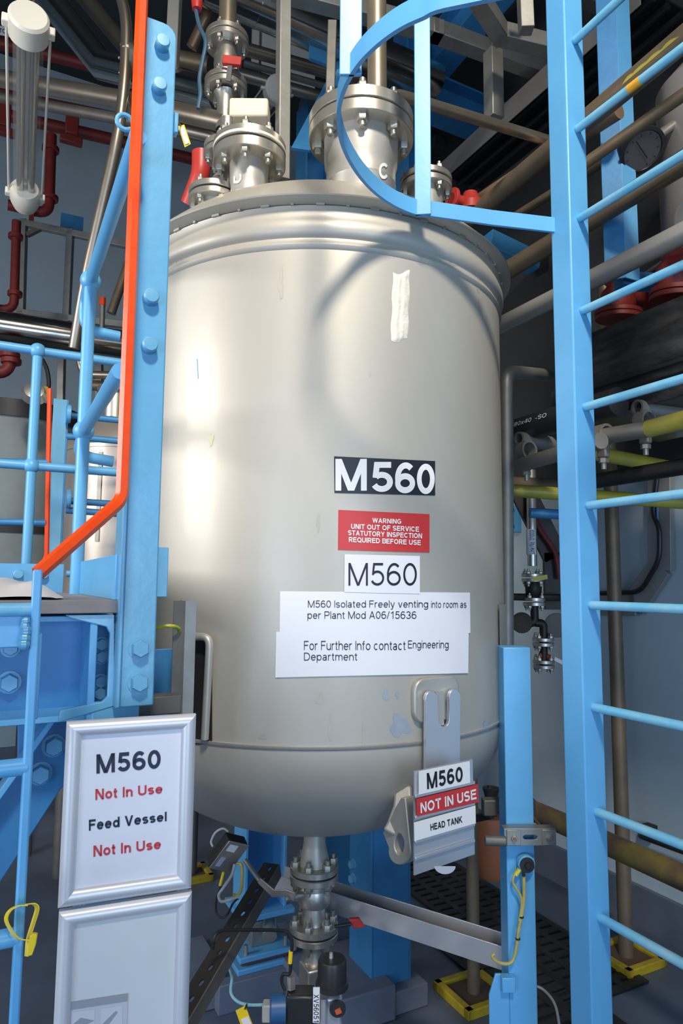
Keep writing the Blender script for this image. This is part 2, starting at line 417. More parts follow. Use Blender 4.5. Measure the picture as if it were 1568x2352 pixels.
# ================================================================ setting
def uv(u, v, z=0): return U*u + V*v + Z*z
FLOORM = mat('floor_epoxy', (.10, .135, .20), .42, 0, (.06, .078, .11), 2.2, .7, .12, 14, rvar=.12)
WALLM = mat('pale_blue_wall', (.48, .59, .65), .62, 0, (.36, .455, .52), 1.1, .7, .04, 40)
SKIRT = mat('dark_skirting', (.13, .16, .21), .55, 0, (.09, .11, .15), 3, .6)
CEILM = mat('dark_ceiling', (.035, .045, .05), .7, 0, (.02, .026, .03), 1.5, .6)
PANELM = mat('ceiling_panel', (.62, .60, .54), .7)
CONC = mat('painted_concrete', (.17, .20, .26), .6, 0, (.11, .13, .18), 4, .6, .15, 20)
UR = 2.72; VB = 6.4; UL = -4.4; ZC = 6.2
struct('floor', MB().box(uv((UR+UL)/2, 1.5, -.1), (UR-UL+.2, 11, .2)), FLOORM)
struct('wall_right', MB().box(uv(UR+.1, 2.2, 1.05), (.2, 8.6, 2.1)), WALLM)
struct('shade_wall_1', MB().box(uv(UR+.1, 2.2, (2.1+ZC)/2), (.2, 8.6, ZC-2.1)), mat('upper_wall_shade', (.03, .034, .036), .7, 0, (.018, .02, .022), 2, .6))  # darkness of the unlit upper hall put into this wall's colour
struct('wall_back', MB().box(uv((UR+UL)/2, VB+.1, ZC/2), (UR-UL+.4, .2, ZC)), WALLM)
struct('wall_left', MB().box(uv(UL-.1, 3.6, ZC/2), (.2, 5.6, ZC)), WALLM)
struct('ceiling', MB().box(uv((UR+UL)/2, 2.4, ZC+.05), (UR-UL+.4, 8.4, .1)), CEILM)
struct('baseboard_right', MB().box(uv(UR-.012, 2.2, .09), (.025, 8.6, .18)), SKIRT)
struct('baseboard_back', MB().box(uv((UR+UL)/2, VB-.012, .09), (UR-UL, .025, .18)), SKIRT)
# ================================================================ vessel
AX = -.075; AY = 2.2; R = .58
AC = Vector((AX, AY, 0))
def cyl(theta, h, r=R): return Vector((AX + r*math.sin(theta), AY - r*math.cos(theta), h))
def on_cyl(px, py, r=R):
    d = ray(px, py); o = CAM-AC
    a = d.x**2+d.y**2; b = 2*(o.x*d.x+o.y*d.y); c = o.x**2+o.y**2-r*r
    k = b*b-4*a*c
    t = (-b-math.sqrt(max(k, 0)))/(2*a); return CAM + d*t
def th_of(px, py, r=R):
    p = on_cyl(px, py, r)-AC; return math.atan2(p.x, -p.y), p.z
HS = 1.168
tank = thing('process_vessel', 'large upright stainless steel vessel with domed lid, marked M560', 'tank', (AX, AY, .86))
HD = .345
prof = [(0, HS-HD)]
for i in range(1, 25):
    q = math.pi/2*i/24; prof.append((R*math.sin(q), HS-HD*math.cos(q)))
prof += [(R, HS+.3), (R, 2.0), (R, 2.388)]
shell = part('shell', MB().lathe(prof, AC, Z, 128), TANK, tank, smooth=30)
part('weld_seam', MB().lathe([(R-.002, HS-.007), (R+.003, HS-.004), (R+.0035, HS+.004), (R-.002, HS+.007)], AC, Z, 128), NECK, tank, smooth=60)
rim = part('rim_flange', MB().lathe([(R, 2.372), (R+.004, 2.376), (R+.007, 2.383), (R+.004, 2.391), (R+.0005, 2.395), (R, 2.402), (R+.004, 2.406), (R+.010, 2.413), (R+.013, 2.424), (R+.0125, 2.438), (R+.009, 2.447), (R+.006, 2.453), (R+.004, 2.462), (R+.004, 2.474), (R+.006, 2.484), (R-.02, 2.486)], AC, Z, 128), TANK, tank, smooth=40)
LR = .617; LH = 2.4985
lidp = [(R-.01, 2.4865), (R+.008, 2.4865), (LR-.002, LH-.003), (LR, LH), (LR-.003, LH+.003)]
for r_, h_ in ((.58, 2.535), (.54, 2.572), (.50, 2.604), (.45, 2.636), (.39, 2.666), (.32, 2.692), (.24, 2.713), (.15, 2.727), (.06, 2.733), (0, 2.734)): lidp.append((r_, h_))
lid = part('domed_lid', MB().lathe(lidp, AC, Z, 128), TANK, tank, smooth=32)
for k in range(30):
    q = -1.75 + k*.1185; c = cyl(q, 2.4855, R+.0085); t = Vector((math.cos(q), math.sin(q), 0)); n = Vector((math.sin(q), -math.cos(q), 0))
    part('lid_clip', MB().box(c, (.022 if k % 2 else .007, .006, .006), (t, n, Z)), NECK, lid)
# --- nozzles on the lid
def nozzle(px, py, Y, rn, rf, tf, nb, size, h0, hgap, name='nozzle', top=None, letter=None, phase=.5):
    c = PY(px, py, Y); base = Vector((c.x, c.y, h0))
    pr = [(0, 0), (rn, 0), (rn, (c.z-h0)*.38), (rn*1.015, (c.z-h0)*.39), (rn*1.0, (c.z-h0)*.41), (rn*1.0, (c.z-h0)*.55), (rn*1.05, (c.z-h0)*.60), (rn*1.08, c.z-h0-tf-.002), (0, c.z-h0-tf-.002)]
    nz = part('nozzle', MB().lathe(pr, base, Z, 48), NECK, tank, smooth=30)
    for (nm, z0, tt, mt) in (('flange', -tf-.003, tf, FLANGE), ('gasket', -.003, .006, BLACK), ('blind_flange', .003, tf, FLANGE)):
        f = part(nm, MB().disc(c+Z*z0, Z, rf if nm != 'gasket' else rf*.93, tt, 64), top if (top and nm == 'blind_flange') else mt, nz if nm != 'blind_flange' else nz)
    a, b, cc = frame(Z)
    for k in range(nb):
        q = 2*math.pi*(k+phase)/nb; d = (b*math.cos(q)+cc*math.sin(q))*rf*.82
        for sgn in (1, -1): inst('bolt', BOLTME, nz, c+d+Z*(sgn*(tf+.003)), Z*sgn, size)
    return c, nz
cD, nzD = nozzle(573, 359, 1.93, .054, .108, .030, 8, .029, 2.60, .004, phase=0)
cC, nzC = nozzle(829, 304, 2.03, .109, .165, .036, 8, .038, 2.66, .004, phase=0)
cE, nzE = nozzle(978, 427, 2.16, .052, .086, .020, 6, .024, 2.62, .004)
cF, nzF = nozzle(492, 456, 1.99, .045, .078, .018, 6, .022, 2.56, .004)
# stencilled letters
def stencil(ch, c, rn, px0, py0, px1, py1):
    o = CAM
    def fn(x, y):
        d = ray(x, y); ox, oy = CAM.x-c.x, CAM.y-c.y; r = rn+.0012
        a = d.x**2+d.y**2; b = 2*(ox*d.x+oy*d.y); k = b*b-4*a*(ox*ox+oy*oy-r*r)
        return CAM + d*((-b-math.sqrt(max(k, 0)))/(2*a))
    return fn
lettering('stencil_letter', 'D', WHITEG, nzD, stencil('D', cD, .055, 0, 0, 0, 0), (536, 421, 554, 392), .01, True)['label'] = 'white stencilled letter D'
lettering('stencil_letter', 'C', WHITEG, nzC, stencil('C', cC, .111, 0, 0, 0, 0), (870, 411, 890, 374), .01, True)['label'] = 'white stencilled letter C'
part('gasket_ring', MB().disc(cD+Z*.006, Z, .1085, .010, 64), CREAM, nzD, label='cream sealing ring')
# --- lifting lugs, brackets
def tang(q): return Vector((math.cos(q), math.sin(q), 0)), Vector((math.sin(q), -math.cos(q), 0))
q1, h1 = th_of(997, 1605)
t1, n1 = tang(q1)
def rrect(c, ax, ay, w_, h_, r, n=5):
    P = []
    for (sx, sy, a0) in ((1, 1, 0), (-1, 1, 90), (-1, -1, 180), (1, -1, 270)):
        for k in range(n+1):
            a = math.radians(a0+90*k/n); P.append(c + ax*(sx*(w_/2-r)+r*math.cos(a)) + ay*(sy*(h_/2-r)+r*math.sin(a)))
    return P
c1 = cyl(q1, h1)
lug = part('doubler_plate', MB().prism(rrect(c1-n1*.004, t1, Z, .140, .105, .03), n1*.016), NECK, tank, bevel=.004)
# hanger plate with slot
def PPn(pts, o, n): return [PP(x, y, o, n) for x, y in pts]
o2 = c1+n1*.018
hp = []
def arc_px(cx, cy, rx, ry, a0, a1, n=8): return [(cx+rx*math.cos(math.radians(a0+(a1-a0)*k/n)), cy-ry*math.sin(math.radians(a0+(a1-a0)*k/n))) for k in range(n+1)]
outl = [(972, 1770), (972, 1610)] + arc_px(985, 1606, 14, 20, 180, 0) + [(1001, 1650)] + arc_px(1013, 1652, 12, 16, 180, 360) + [(1025, 1600)] + arc_px(1038, 1602, 13, 20, 180, 0) + [(1050, 1762)]
hang = part('hanger_plate', MB().prism(PPn(outl, o2, n1), n1*.010), ALU, tank, bevel=.002)
sl = cyl(q1, h1-.03, R+.012)
part('support_block', MB().box(cyl(q1, h1-.02, R+.014), (.025, .014, .08), (t1, n1, Z)), NECK, lug)
# lower radial lug with hole
q3, h3 = th_of(905, 1700)
t3, n3 = tang(q3)
pb = PP(905, 1880, cyl(q3, 1.0, R*.8), t3) 
lo = cyl(q3, 1.0, R)
outl = [(884, 1905), (893, 1880), (903, 1850), (917, 1828), (928, 1829), (936, 1860)] + arc_px(917, 1957, 24, 33, 20, -200, 10)
outl = [(878, 1912), (890, 1896), (905, 1858), (920, 1833), (930, 1832)] + arc_px(917, 1955, 26, 32, 12, -195, 12)
hole = arc_px(916, 1939, 11, 24, 0, 360, 20)[:-1]
pn = Vector((-.80, -.60, 0)).normalized()
po = cyl(q3, .98, R-.02)
part('lifting_lug', MB().prism(PPn(outl, po, pn), -pn*.03, [PPn(hole, po, pn)]), NECK, tank, bevel=.0025)
part('doubler_pad', MB().prism(PPn([(878, 1905), (888, 1888), (902, 1850), (905, 1815), (918, 1803), (944, 1803), (947, 1870), (936, 1905), (905, 1920)], po+pn*.004, Vector((-.25, -.85, .45)).normalized()), Vector((.25, .85, -.45)).normalized()*.05), NECK, tank, bevel=.006)
# handle-like bent tube at the left of the shell
g0 = [on_cyl(448, 1462, R+.02), on_cyl(478, 1462, R+.03), on_cyl(488, 1480, R+.035), on_cyl(472, 1696, R+.02)]
part('drain_tube', MB().tube([on_cyl(430, 1462, R+.022), on_cyl(482, 1462, R+.022), on_cyl(470, 1698, R+.014)], .0095, .025, 14), NECK, tank)
part('backing_plate', MB().grid(lambda a, b: on_cyl(425+62*a, 1470+240*b, R+.002), 8, 4), DARK, tank)
# pad beside the support leg
part('side_pad', MB().grid(lambda a, b: cyl(math.radians(62+22*a), 1.27+.22*b, R+.006), 10, 3), NECK, tank)
# putty patch
def pat(a, b):
    w_ = 1+.10*math.sin(b*9)*.4; x = 902+39*a + 1.2*math.sin(b*14+a*3) - 5*b; y = 625+157*b + 5*math.sin(a*5)
    e = min(a, 1-a, b*3, (1-b)*3); return on_cyl(x, y, R+.0004+.0035*min(1, e*6)+.0012*math.sin(a*19+b*2)*min(1, e*5))
part('sealant_patch', MB().grid(pat, 14, 34), PUTTY, tank, smooth=70, label='cream smear of hardened sealant')
for (x, y, dx, dy, nm, mt) in ((451, 824, 2, 46, 'paint_mark', BLUE),):
    part(nm, MB().grid(lambda a, b: on_cyl(x+dx*a+2*b, y+dy*b, R+.0008), 2, 8), mt, tank)
STAIN = mat('blue_grey_stain', (.36, .42, .50), .45, .4, (.46, .48, .50), 30, .6)
SOIL = mat('brown_soil_mark', (.455, .42, .345), .5, .35, (.50, .47, .40), 25, .6)
def blot(cx, cy, rx, ry, mt, seed):
    rg = random.Random(seed); ph = [rg.uniform(0, 6.28) for _ in range(4)]
    n = 22; bm = MB(); c = bm.bm.verts.new(on_cyl(cx, cy, R+.0006)); vv = []
    for k in range(n):
        a = 2*math.pi*k/n; f = 1+.22*math.sin(3*a+ph[0])+.15*math.sin(5*a+ph[1])
        vv.append(bm.bm.verts.new(on_cyl(cx+rx*f*math.cos(a), cy+ry*f*math.sin(a), R+.0006)))
    for k in range(n): bm.bm.faces.new((c, vv[k], vv[(k+1) % n]))
    part('paint_stain' if mt is STAIN else 'soil_mark', bm, mt, tank)
blot(918, 1668, 22, 24, STAIN, 1); blot(886, 1597, 6, 13, STAIN, 2); blot(1117, 1663, 9, 7, STAIN, 3); blot(912, 1596, 4, 8, STAIN, 5)
blot(644, 650, 5, 38, SOIL, 6); blot(1100, 655, 5, 16, SOIL, 8); blot(1104, 698, 6, 16, SOIL, 9); blot(1042, 606, 14, 4, SOIL, 10)
for i_, (x_, y_, a_, b_) in enumerate(((758, 1676, 4, 30), (835, 1690, 4, 26), (735, 1606, 9, 13), (604, 1692, 9, 7), (730, 1200, 3, 22), (850, 858, 2, 6))): blot(x_, y_, a_, b_, SOIL, 20+i_)
blot(484, 1010, 6, 14, mat('yellow_chalk', (.70, .66, .42), .6), 12); blot(400, 602, 4, 9, SOIL, 14)
# ---------------------------------------------------------------- notices on the vessel
def notice(name, label, cat, q, sheet, lines, lift=.0015, curl=0.0, group=None, slope=0):
    """q: pixel corners TL TR BR BL; a thin curved sheet lying on the shell"""
    (ax_, ay_), (bx_, by_), (cx_, cy_), (dx_, dy_) = q
    def f(a, b, l):
        x = (ax_*(1-a)+bx_*a)*(1-b) + (dx_*(1-a)+cx_*a)*b; y = (ay_*(1-a)+by_*a)*(1-b) + (dy_*(1-a)+cy_*a)*b
        return on_cyl(x, y, R+l+curl*(abs(a-.5)*2)**6*b)
    mb = MB(); mb.grid(lambda a, b: f(a, b, lift), 24, 3)
    o = tag(part(name, mb, sheet, None, 0, 60), label, cat, group)
    for (txt, x0, y0, x1, y1, ink, bold) in lines:
        lettering('printed_text', txt, ink, o, lambda a, b: on_cyl(a, b+(a-(x0+x1)/2)*slope, R+lift+.0012), (x0, y1, x1, y0), bold, True)
    return o
notice('number_sticker', 'black sticker with bold white M560, uppermost sign on the steel vessel', 'sticker', ((767, 1048), (999, 1059), (999, 1138), (768, 1132)), mat('black_vinyl', (.012, .016, .024), .4),
       [('M', 770, 1054, 842, 1127, WHITEG, .035), ('5', 854, 1061, 902, 1130, WHITEG, .035), ('6', 907, 1062, 953, 1133, WHITEG, .035), ('0', 957, 1065, 998, 1135, WHITEG, .035)])
notice('warning_sticker', 'red sticker warning that the unit is out of service', 'sticker', ((777, 1171), (986, 1181), (986, 1269), (776, 1263)), REDS,
       [('WARNING', 855, 1191, 921, 1202, WHITEG, .02), ('UNIT OUT OF SERVICE', 806, 1206.5, 962, 1218, WHITEG, .02), ('STATUTORY INSPECTION', 799, 1221.5, 969, 1233, WHITEG, .02), ('REQUIRED BEFORE USE', 801, 1237, 966, 1249, WHITEG, .02)], slope=.045)
notice('number_notice', 'white square paper with thin black M560 under the red sticker', 'notice', ((791, 1273), (964, 1277), (964, 1364), (790, 1360)), WHITE,
       [('M560', 800, 1293, 957, 1345, INK, -.012)], lift=.0035)
notice('paper_notice', 'wide white paper reading M560 Isolated Freely venting into room', 'notice', ((643, 1358), (1079, 1361), (1080, 1454), (642, 1452)), WHITE,
       [('M560 Isolated Freely venting', 707, 1379, 983, 1400, INK, -.012), ('into room as', 990, 1380, 1071, 1396, INK, -.012), ('per Plant Mod A06/15636', 706, 1404, 956, 1426, INK, -.012)], lift=.0022)
notice('paper_notice', 'wide white paper reading For Further Info contact Engineering Department', 'notice', ((634, 1451), (1076, 1454), (1075, 1546), (632, 1556)), WHITE,
       [('For Further Info contact', 698, 1472, 931, 1493, INK, -.012), ('Engineering', 937, 1471, 1030, 1494, INK, -.012), ('Department', 698, 1499, 820, 1522, INK, -.012)], lift=.0036)
# ---------------------------------------------------------------- sign stack hung from the lug
sn = Vector((.59, -.81, 0)).normalized(); so_ = PP(1020, 1850, c1+n1*.045, sn)
so_ = PY(1010, 1850, 1.60)
st = thing('sign_holder', 'aluminium sign holder hanging from the lug at the lower right of the vessel', 'sign holder', tuple(PP(1020, 1950, so_, sn)))
part('back_plate', MB().prism(PPn([(951, 1772), (1085, 1744), (1090, 1962), (951, 2011)], so_-sn*.004, sn), sn*-.003), ALU, st)
for (ya, yb) in ((1829, 1797), (1878, 1845), (1933, 1893), (1973, 1930)):
    part('slot_rail', MB().bar(PP(952, ya, so_, sn), PP(1089, yb, so_, sn), .006, .007), ALU, st, bevel=.001)
part('lower_tab', MB().prism(PPn(arc_px(1022, 1990, 24, 18, 0, -180, 10), so_-sn*.003, sn), sn*-.002), mat('clear_plastic', (.55, .58, .62), .3), st)
part('mounting_bolt', MB().disc(PP(1113, 1930, so_-sn*.01, sn), Vector((1, -.1, 0)), .012, .05, 16), GALVD, st)
def stack(name, label, quad, sheet, txt, tq, ink, bold):
    o = solo(name, MB().prism(PPn(quad, so_+sn*.001, sn), sn*.002), sheet, label, 'sign')
    (ax_, ay_), (bx_, by_), (cx_, cy_), (dx_, dy_) = tq
    f = px_plane(so_, sn, .0056)
    def fn(a, b): return f((ax_*(1-a)+bx_*a)*b + (dx_*(1-a)+cx_*a)*(1-b), (ay_*(1-a)+by_*a)*b + (dy_*(1-a)+cy_*a)*(1-b))
    lettering('sign_text', txt, ink, o, fn, (0, 0, 1, 1), bold)
    return o
stack('sign_plate', 'small white plate with black M560 in the hanging holder', ((961, 1771), (1077, 1748), (1078, 1798), (961, 1826)), WHITEG, 'M560', ((977, 1775), (1059, 1759), (1060, 1794), (978, 1812)), INK, .02)
stack('sign_plate', 'red plate with white NOT IN USE in the hanging holder', ((955, 1835), (1096, 1801), (1097, 1842), (957, 1876)), REDS, 'NOT IN USE', ((962, 1843), (1090, 1811), (1091, 1834), (963, 1867)), WHITEG, .025)
stack('sign_plate', 'white plate with black HEAD TANK at the bottom of the holder', ((950, 1889), (1090, 1850), (1091, 1891), (951, 1932)), WHITEG, 'HEAD TANK', ((985, 1892), (1058, 1873), (1059, 1888), (986, 1907)), INK, .02)
# ================================================================ caged ladder at the right
LD = 1.63
s0 = PY(1333, 1387, LD)                     # visible near corner line of the far rail
sw = .066
sc0 = Vector((s0.x, s0.y, 0)) + U*(sw/2) + V*(sw/2)
lad = thing('caged_ladder', 'bright blue fixed ladder with safety hoop in the right foreground', 'ladder', (sc0.x, sc0.y, 0))
def rail(c): return MB().box((c.x, c.y, 1.75), (sw, sw, 3.5))
part('stringer', rail(sc0), BLUE, lad, bevel=.004)
LW = .50
sc1 = sc0 - V*LW
part('stringer', rail(sc1), BLUE, lad, bevel=.004)
for k, py in enumerate((115, 312, 512, 720, 938, 1162, 1390, 1625, 1867, 2113)):
    a = PP(1359, py, sc0-V*sw/2, V); c = Vector((sc0.x, sc0.y, a.z))
    part('rung', MB().tube([c-V*(sw/2-.004), Vector((sc1.x, sc1.y, a.z))+V*.02], .0105, 0, 16), RUNG, lad)
sp_r = PP(1359, 312, sc0-V*sw/2, V); sp_c = Vector((sc0.x, sc0.y, sp_r.z)); sp_t = (PP(1458, 218, sc0, U)-sp_c).dot(-V)
part('paint_spot', MB().tube([sp_c-V*(sp_t-.016), sp_c-V*(sp_t+.018)], .0109, 0, 16), mat('orange_yellow_spot', (.85, .40, .02), .5), lad, label='orange paint spot')
part('rung', MB().tube([Vector((sc0.x, sc0.y, .1)), Vector((sc1.x, sc1.y, .1))], .0105, 0, 16), RUNG, lad)
# hoop: fitted in the horizontal plane of its height
HB = .040
hz = PP(1270, 518, sc0-U*sw/2, U).z
def hp(px, py): return PH(px, py, hz)
HPX = [(1276, 520), (1130, 503), (985, 482), (952, 478), (905, 458), (862, 428), (826, 389), (797, 341), (780, 290), (778, 236), (792, 182), (820, 132), (860, 88), (912, 48), (968, 20), (1050, -8), (1150, -30), (1270, -52), (1400, -62)]
PT = [hp(x, y-2) for x, y in HPX[:-3]]
_e = Vector((sc1.x, sc1.y, hz))-U*(sw/2-.004); _p = PT[-1]; PT += [_p.lerp(_e, .3)-V*.13, _p.lerp(_e, .60)-V*.13, _p.lerp(_e, .80)-V*.055, _e]
def strip(mb, pts, t, h):
    rows = []
    n = len(pts)
    for i in range(n):
        d = (pts[min(n-1, i+1)]-pts[max(0, i-1)]).normalized(); s = Vector((d.y, -d.x, 0))*t/2
        rows.append([mb.bm.verts.new(pts[i]+s*a+Z*b*h/2) for a, b in ((1, 1), (1, -1), (-1, -1), (-1, 1))])
    for i in range(n-1):
        for k in range(4): mb.bm.faces.new((rows[i][k], rows[i][(k+1) % 4], rows[i+1][(k+1) % 4], rows[i+1][k]))
    mb.bm.faces.new(rows[0]); mb.bm.faces.new(rows[-1][::-1]); return mb
def smoothpts(P, n=6):
    out = []; Q = [P[0]*2-P[1]]+P+[P[-1]*2-P[-2]]
    for i in range(1, len(Q)-2):
        for k in range(n):
            t = k/n; a, b, c, d = Q[i-1], Q[i], Q[i+1], Q[i+2]
            out.append(.5*((2*b)+(c-a)*t+(2*a-5*b+4*c-d)*t*t+(3*b-a-3*c+d)*t**3))
    return out+[P[-1]]
part('hoop_leg', strip(MB(), PT[:3], .008, HB), BLUE, lad, bevel=.001)
part('safety_hoop', strip(MB(), smoothpts(PT[2:]), .008, HB), BLUE, lad, smooth=40)
def strap(px, py):
    p = hp(px, py); n = Vector((CAM.x-p.x, CAM.y-p.y, 0)).normalized(); s = n.cross(Z)
    part('cage_strap', MB().box((p.x, p.y, (hz-.02+3.4)/2), (.040, .007, 3.4-hz+.02), (s, n, Z)), BLUE, lad, bevel=.0015)
strap(971, 476); strap(805, 150)
# ================================================================ left platform
PD = 1.35
pc = PY(402, 200, PD)
post = thing('platform_stanchion', 'thick bolted blue steel post with orange-edged side, at the platform corner', 'post', (pc.x-.03, pc.y, 0))
ztop = PP(400, 60, pc, V).z; zb = PP(330, 1622, pc, V).z
zk = PP(365, 1256, pc, V).z
FWd = .064
def rp(du, dv, z): return Vector((pc.x, pc.y, 0)) + U*du + V*dv + Z*z
pl = [rp(-FWd, 0, zb), rp(0, 0, zb), rp(0, 0, ztop-.028)] + [rp(-.028+.028*math.cos(a), 0, ztop-.028+.028*math.sin(a)) for a in (.4, .8, 1.2, 1.57)] + [rp(-FWd, 0, ztop)]
face = part('face_plate', MB().prism(pl, V*.010), BLUEB, post, bevel=.003)
part('side_flange', MB().box(rp(-FWd-.004, .03, (zb+ztop)/2), (.010, .075, ztop-zb)), BLUEB, post, bevel=.003)
zq = PP(380, 1372, pc+V*.014, V).z; zq2 = PP(380, 1257, pc+V*.014, V).z
part('kick_plate_stub', MB().box(rp(-.02, .018, (zq+zq2)/2), (.085, .010, zq2-zq)), BLUEB, post, bevel=.002)
for (x, y, me, s) in ((370, 107, CAPME, .030), (363, 205, CAPME, .030), (344, 687, CAPME, .031), (341, 797, CAPME, .031), (320, 1489, HEXME, .034), (318, 1567, HEXME, .034)):
    inst('bolt', me, face, PP(x, y, pc, V), -V, s)
part('side_clip', MB().box(PP(403, 287, pc+V*.004, V), (.008, .02, .045)), BLUEB, face, bevel=.002)
zr = PP(292, 275, pc, V)
part('eye_ring', MB().tube([rp(-FWd-.02+.0, .01, zr.z)+U*(-.013+.016*math.cos(a))+Z*(.016*math.sin(a)) for a in [i*math.pi/8 for i in range(15)]], .005, 0, 10), BLUEB, post)
# platform leg beneath and its second plate
leg = thing('steel_post', 'blue steel leg of the platform behind the framed notices', 'post', (pc.x-.05, pc.y+.05, 0))
part('leg_plate', MB().box(rp(-.066, .03, .66), (.088, .012, 1.32)), BLUEB, leg, bevel=.003)
part('leg_web', MB().box(rp(-.11, .085, .66), (.010, .10, 1.32)), BLUEB, leg, bevel=.003)
part('base_plate', MB().box(rp(-.07, .06, .008), (.2, .2, .016)), BLUEB, leg, bevel=.003)
# deck, toe boards
zd0 = PP(200, 1379, pc, V).z; zd1 = PP(200, 1410, pc, V).z
DW = 1.1
plat = thing('access_platform', 'blue steel access platform with a worn grey plank deck, left side', 'platform', tuple(rp(-.5, .5, zd1-.2)))
DECK = mat('worn_grey_plank', (.27, .25, .25), .6, 0, (.16, .15, .15), 9, .7, .2, 30, (.4, 1, 1))
part('deck_plank', MB().box(rp(-.070-DW/2, .012+.55, (zd0+zd1)/2), (DW, 1.1, zd0-zd1)), DECK, plat, bevel=.002)
zt = PP(285, 1256, pc, V).z
tb = part('toe_board', MB().box(rp(-.074, .415, zd0+.044), (.008, .79, .088)), BLUE, plat, bevel=.0015)
YB = 1.13
tb2 = part('toe_board', MB().box(rp(-.1-DW/2, .86, zd0+.04), (DW, .008, .09)), BLUE, plat, bevel=.0015)
for (x, y) in ((42, 1319), (100, 1319)):
    p = PP(x, y, rp(0, .855, 0), V); inst('bolt', CAPME, tb2, p, -V, .028)
for (x, y) in ((163, 1318), (174, 1322)):
    p = PP(x, y, rp(-.078, 0, 0), U); inst('bolt', CAPME, tb, p, -U, .02)
# front channel with coped end
zf0 = zd1-.004; zf1 = PP(150, 1645, rp(0, .12, 0), V).z
yb_ = .16
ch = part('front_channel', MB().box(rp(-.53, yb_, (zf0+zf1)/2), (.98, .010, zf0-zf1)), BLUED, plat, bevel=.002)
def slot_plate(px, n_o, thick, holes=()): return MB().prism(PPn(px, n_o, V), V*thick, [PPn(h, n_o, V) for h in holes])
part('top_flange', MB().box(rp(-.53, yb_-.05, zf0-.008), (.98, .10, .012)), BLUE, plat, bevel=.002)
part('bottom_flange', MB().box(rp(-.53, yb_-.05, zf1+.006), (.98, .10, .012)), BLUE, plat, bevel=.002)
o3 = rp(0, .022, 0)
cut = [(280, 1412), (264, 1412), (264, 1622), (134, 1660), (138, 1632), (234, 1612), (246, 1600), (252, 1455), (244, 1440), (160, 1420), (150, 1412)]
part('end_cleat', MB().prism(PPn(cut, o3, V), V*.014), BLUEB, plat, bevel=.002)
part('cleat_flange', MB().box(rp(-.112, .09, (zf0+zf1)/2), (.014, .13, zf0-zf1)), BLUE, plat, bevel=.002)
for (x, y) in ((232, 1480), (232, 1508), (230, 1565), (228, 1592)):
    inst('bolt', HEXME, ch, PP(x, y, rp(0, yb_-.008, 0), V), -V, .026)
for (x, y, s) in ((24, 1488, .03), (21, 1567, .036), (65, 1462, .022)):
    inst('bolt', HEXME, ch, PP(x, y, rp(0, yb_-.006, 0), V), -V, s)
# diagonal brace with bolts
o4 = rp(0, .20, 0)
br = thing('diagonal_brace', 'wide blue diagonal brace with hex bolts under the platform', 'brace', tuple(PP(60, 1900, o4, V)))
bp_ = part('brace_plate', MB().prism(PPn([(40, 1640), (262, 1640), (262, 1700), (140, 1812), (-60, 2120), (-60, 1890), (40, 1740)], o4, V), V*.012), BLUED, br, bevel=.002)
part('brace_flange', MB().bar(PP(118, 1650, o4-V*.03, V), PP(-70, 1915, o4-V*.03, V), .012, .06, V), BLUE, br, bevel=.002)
for (x, y) in ((123, 1712), (92, 1776)): inst('bolt', HEXME, bp_, PP(x, y, o4, V), -V, .038)
# hand rails on the platform
def railing(name, label, pts_rails, stds, r, balls):
    t = thing(name, label, 'railing', tuple(stds[0][0]))
    for P in pts_rails: part('rail', MB().tube(P, r, .05, 16), BLUE, t)
    for a, b in stds: part('standard', MB().tube([a, b], r*1.05, 0, 16), BLUE, t)
    for c in balls: part('ball_joint', MB().sphere(c, r*1.75, 20), BLUE, t)
    return t
bx = PY(208, 645, 1.88); b2 = Vector((bx.x, bx.y, PY(197, 990, 1.88).z)); bs = Vector((bx.x, bx.y, zd0))
bx_f = rp(-.075, .02, 0)
def along(p, L): return p - V*L
part_ = railing('handrail', 'blue ball-jointed tubular handrail running from the bolted post', [
    [along(bx, .72), bx, bx+V*.13, bx+V*.13-Z*.10, bx+V*.13-Z*.105+U*.105], [along(b2, .62), b2, b2+V*.12-Z*.05, b2+V*.12-Z*.06+U*.10]], [(bs, bx)], .0165, [bx, b2])
YF = 2.45
cx_ = PY(87, 806, YF); c2_ = Vector((cx_.x, cx_.y, PY(73, 1070, YF).z)); c3_ = Vector((cx_.x, cx_.y, PY(60, 1300, YF).z-.02))
rr = railing('handrail', 'blue tubular guard rail crossing behind the platform at far left', [[cx_-U*.5, cx_+U*.58], [c2_-U*.5, c2_+U*.58]], [(c3_-Z*.1, cx_)], .0165, [cx_, c2_])
# ---------------------------------------------------------------- near ladder with orange grab rail
lo_ = PY(62, 1800, 1.02)
l2 = thing('step_ladder', 'narrow blue ladder with bright orange walk-through grab rail, left foreground', 'ladder', (lo_.x, lo_.y, 0))
tp = PY(87, 1308, 1.02); bt = Vector((tp.x, tp.y, .0))
part('stringer', MB().bar(bt, tp, .022, .013, U), BLUE, l2, bevel=.003)
e1 = PY(279, 1143, 1.16); e2 = Vector((e1.x, e1.y, 3.05))
part('grab_rail', MB().tube([tp-Z*.006, e1+Vector((.001, 0, -.004)), e2], .0112, .018, 6, 4), ORANGE, l2, smooth=20, label='bright orange grab rail')
for k, (y0) in enumerate((1400, 1760, 2150)):
    p = Vector((tp.x, tp.y, PY(80, y0, 1.02).z))
    part('rung', MB().tube([p, p-U*.38], .0125 if k else .010, 0, 16), BLUE if k else RUNG, l2)
part('stringer', MB().bar(bt-U*.40, tp-U*.40, .013, .045, U), BLUE, l2, bevel=.004)
part('step_plate', MB().box(Vector((tp.x, tp.y, PY(40, 1446, 1.02).z))-U*.19+V*.012, (.38, .012, .052)), BLUE, l2, bevel=.002)
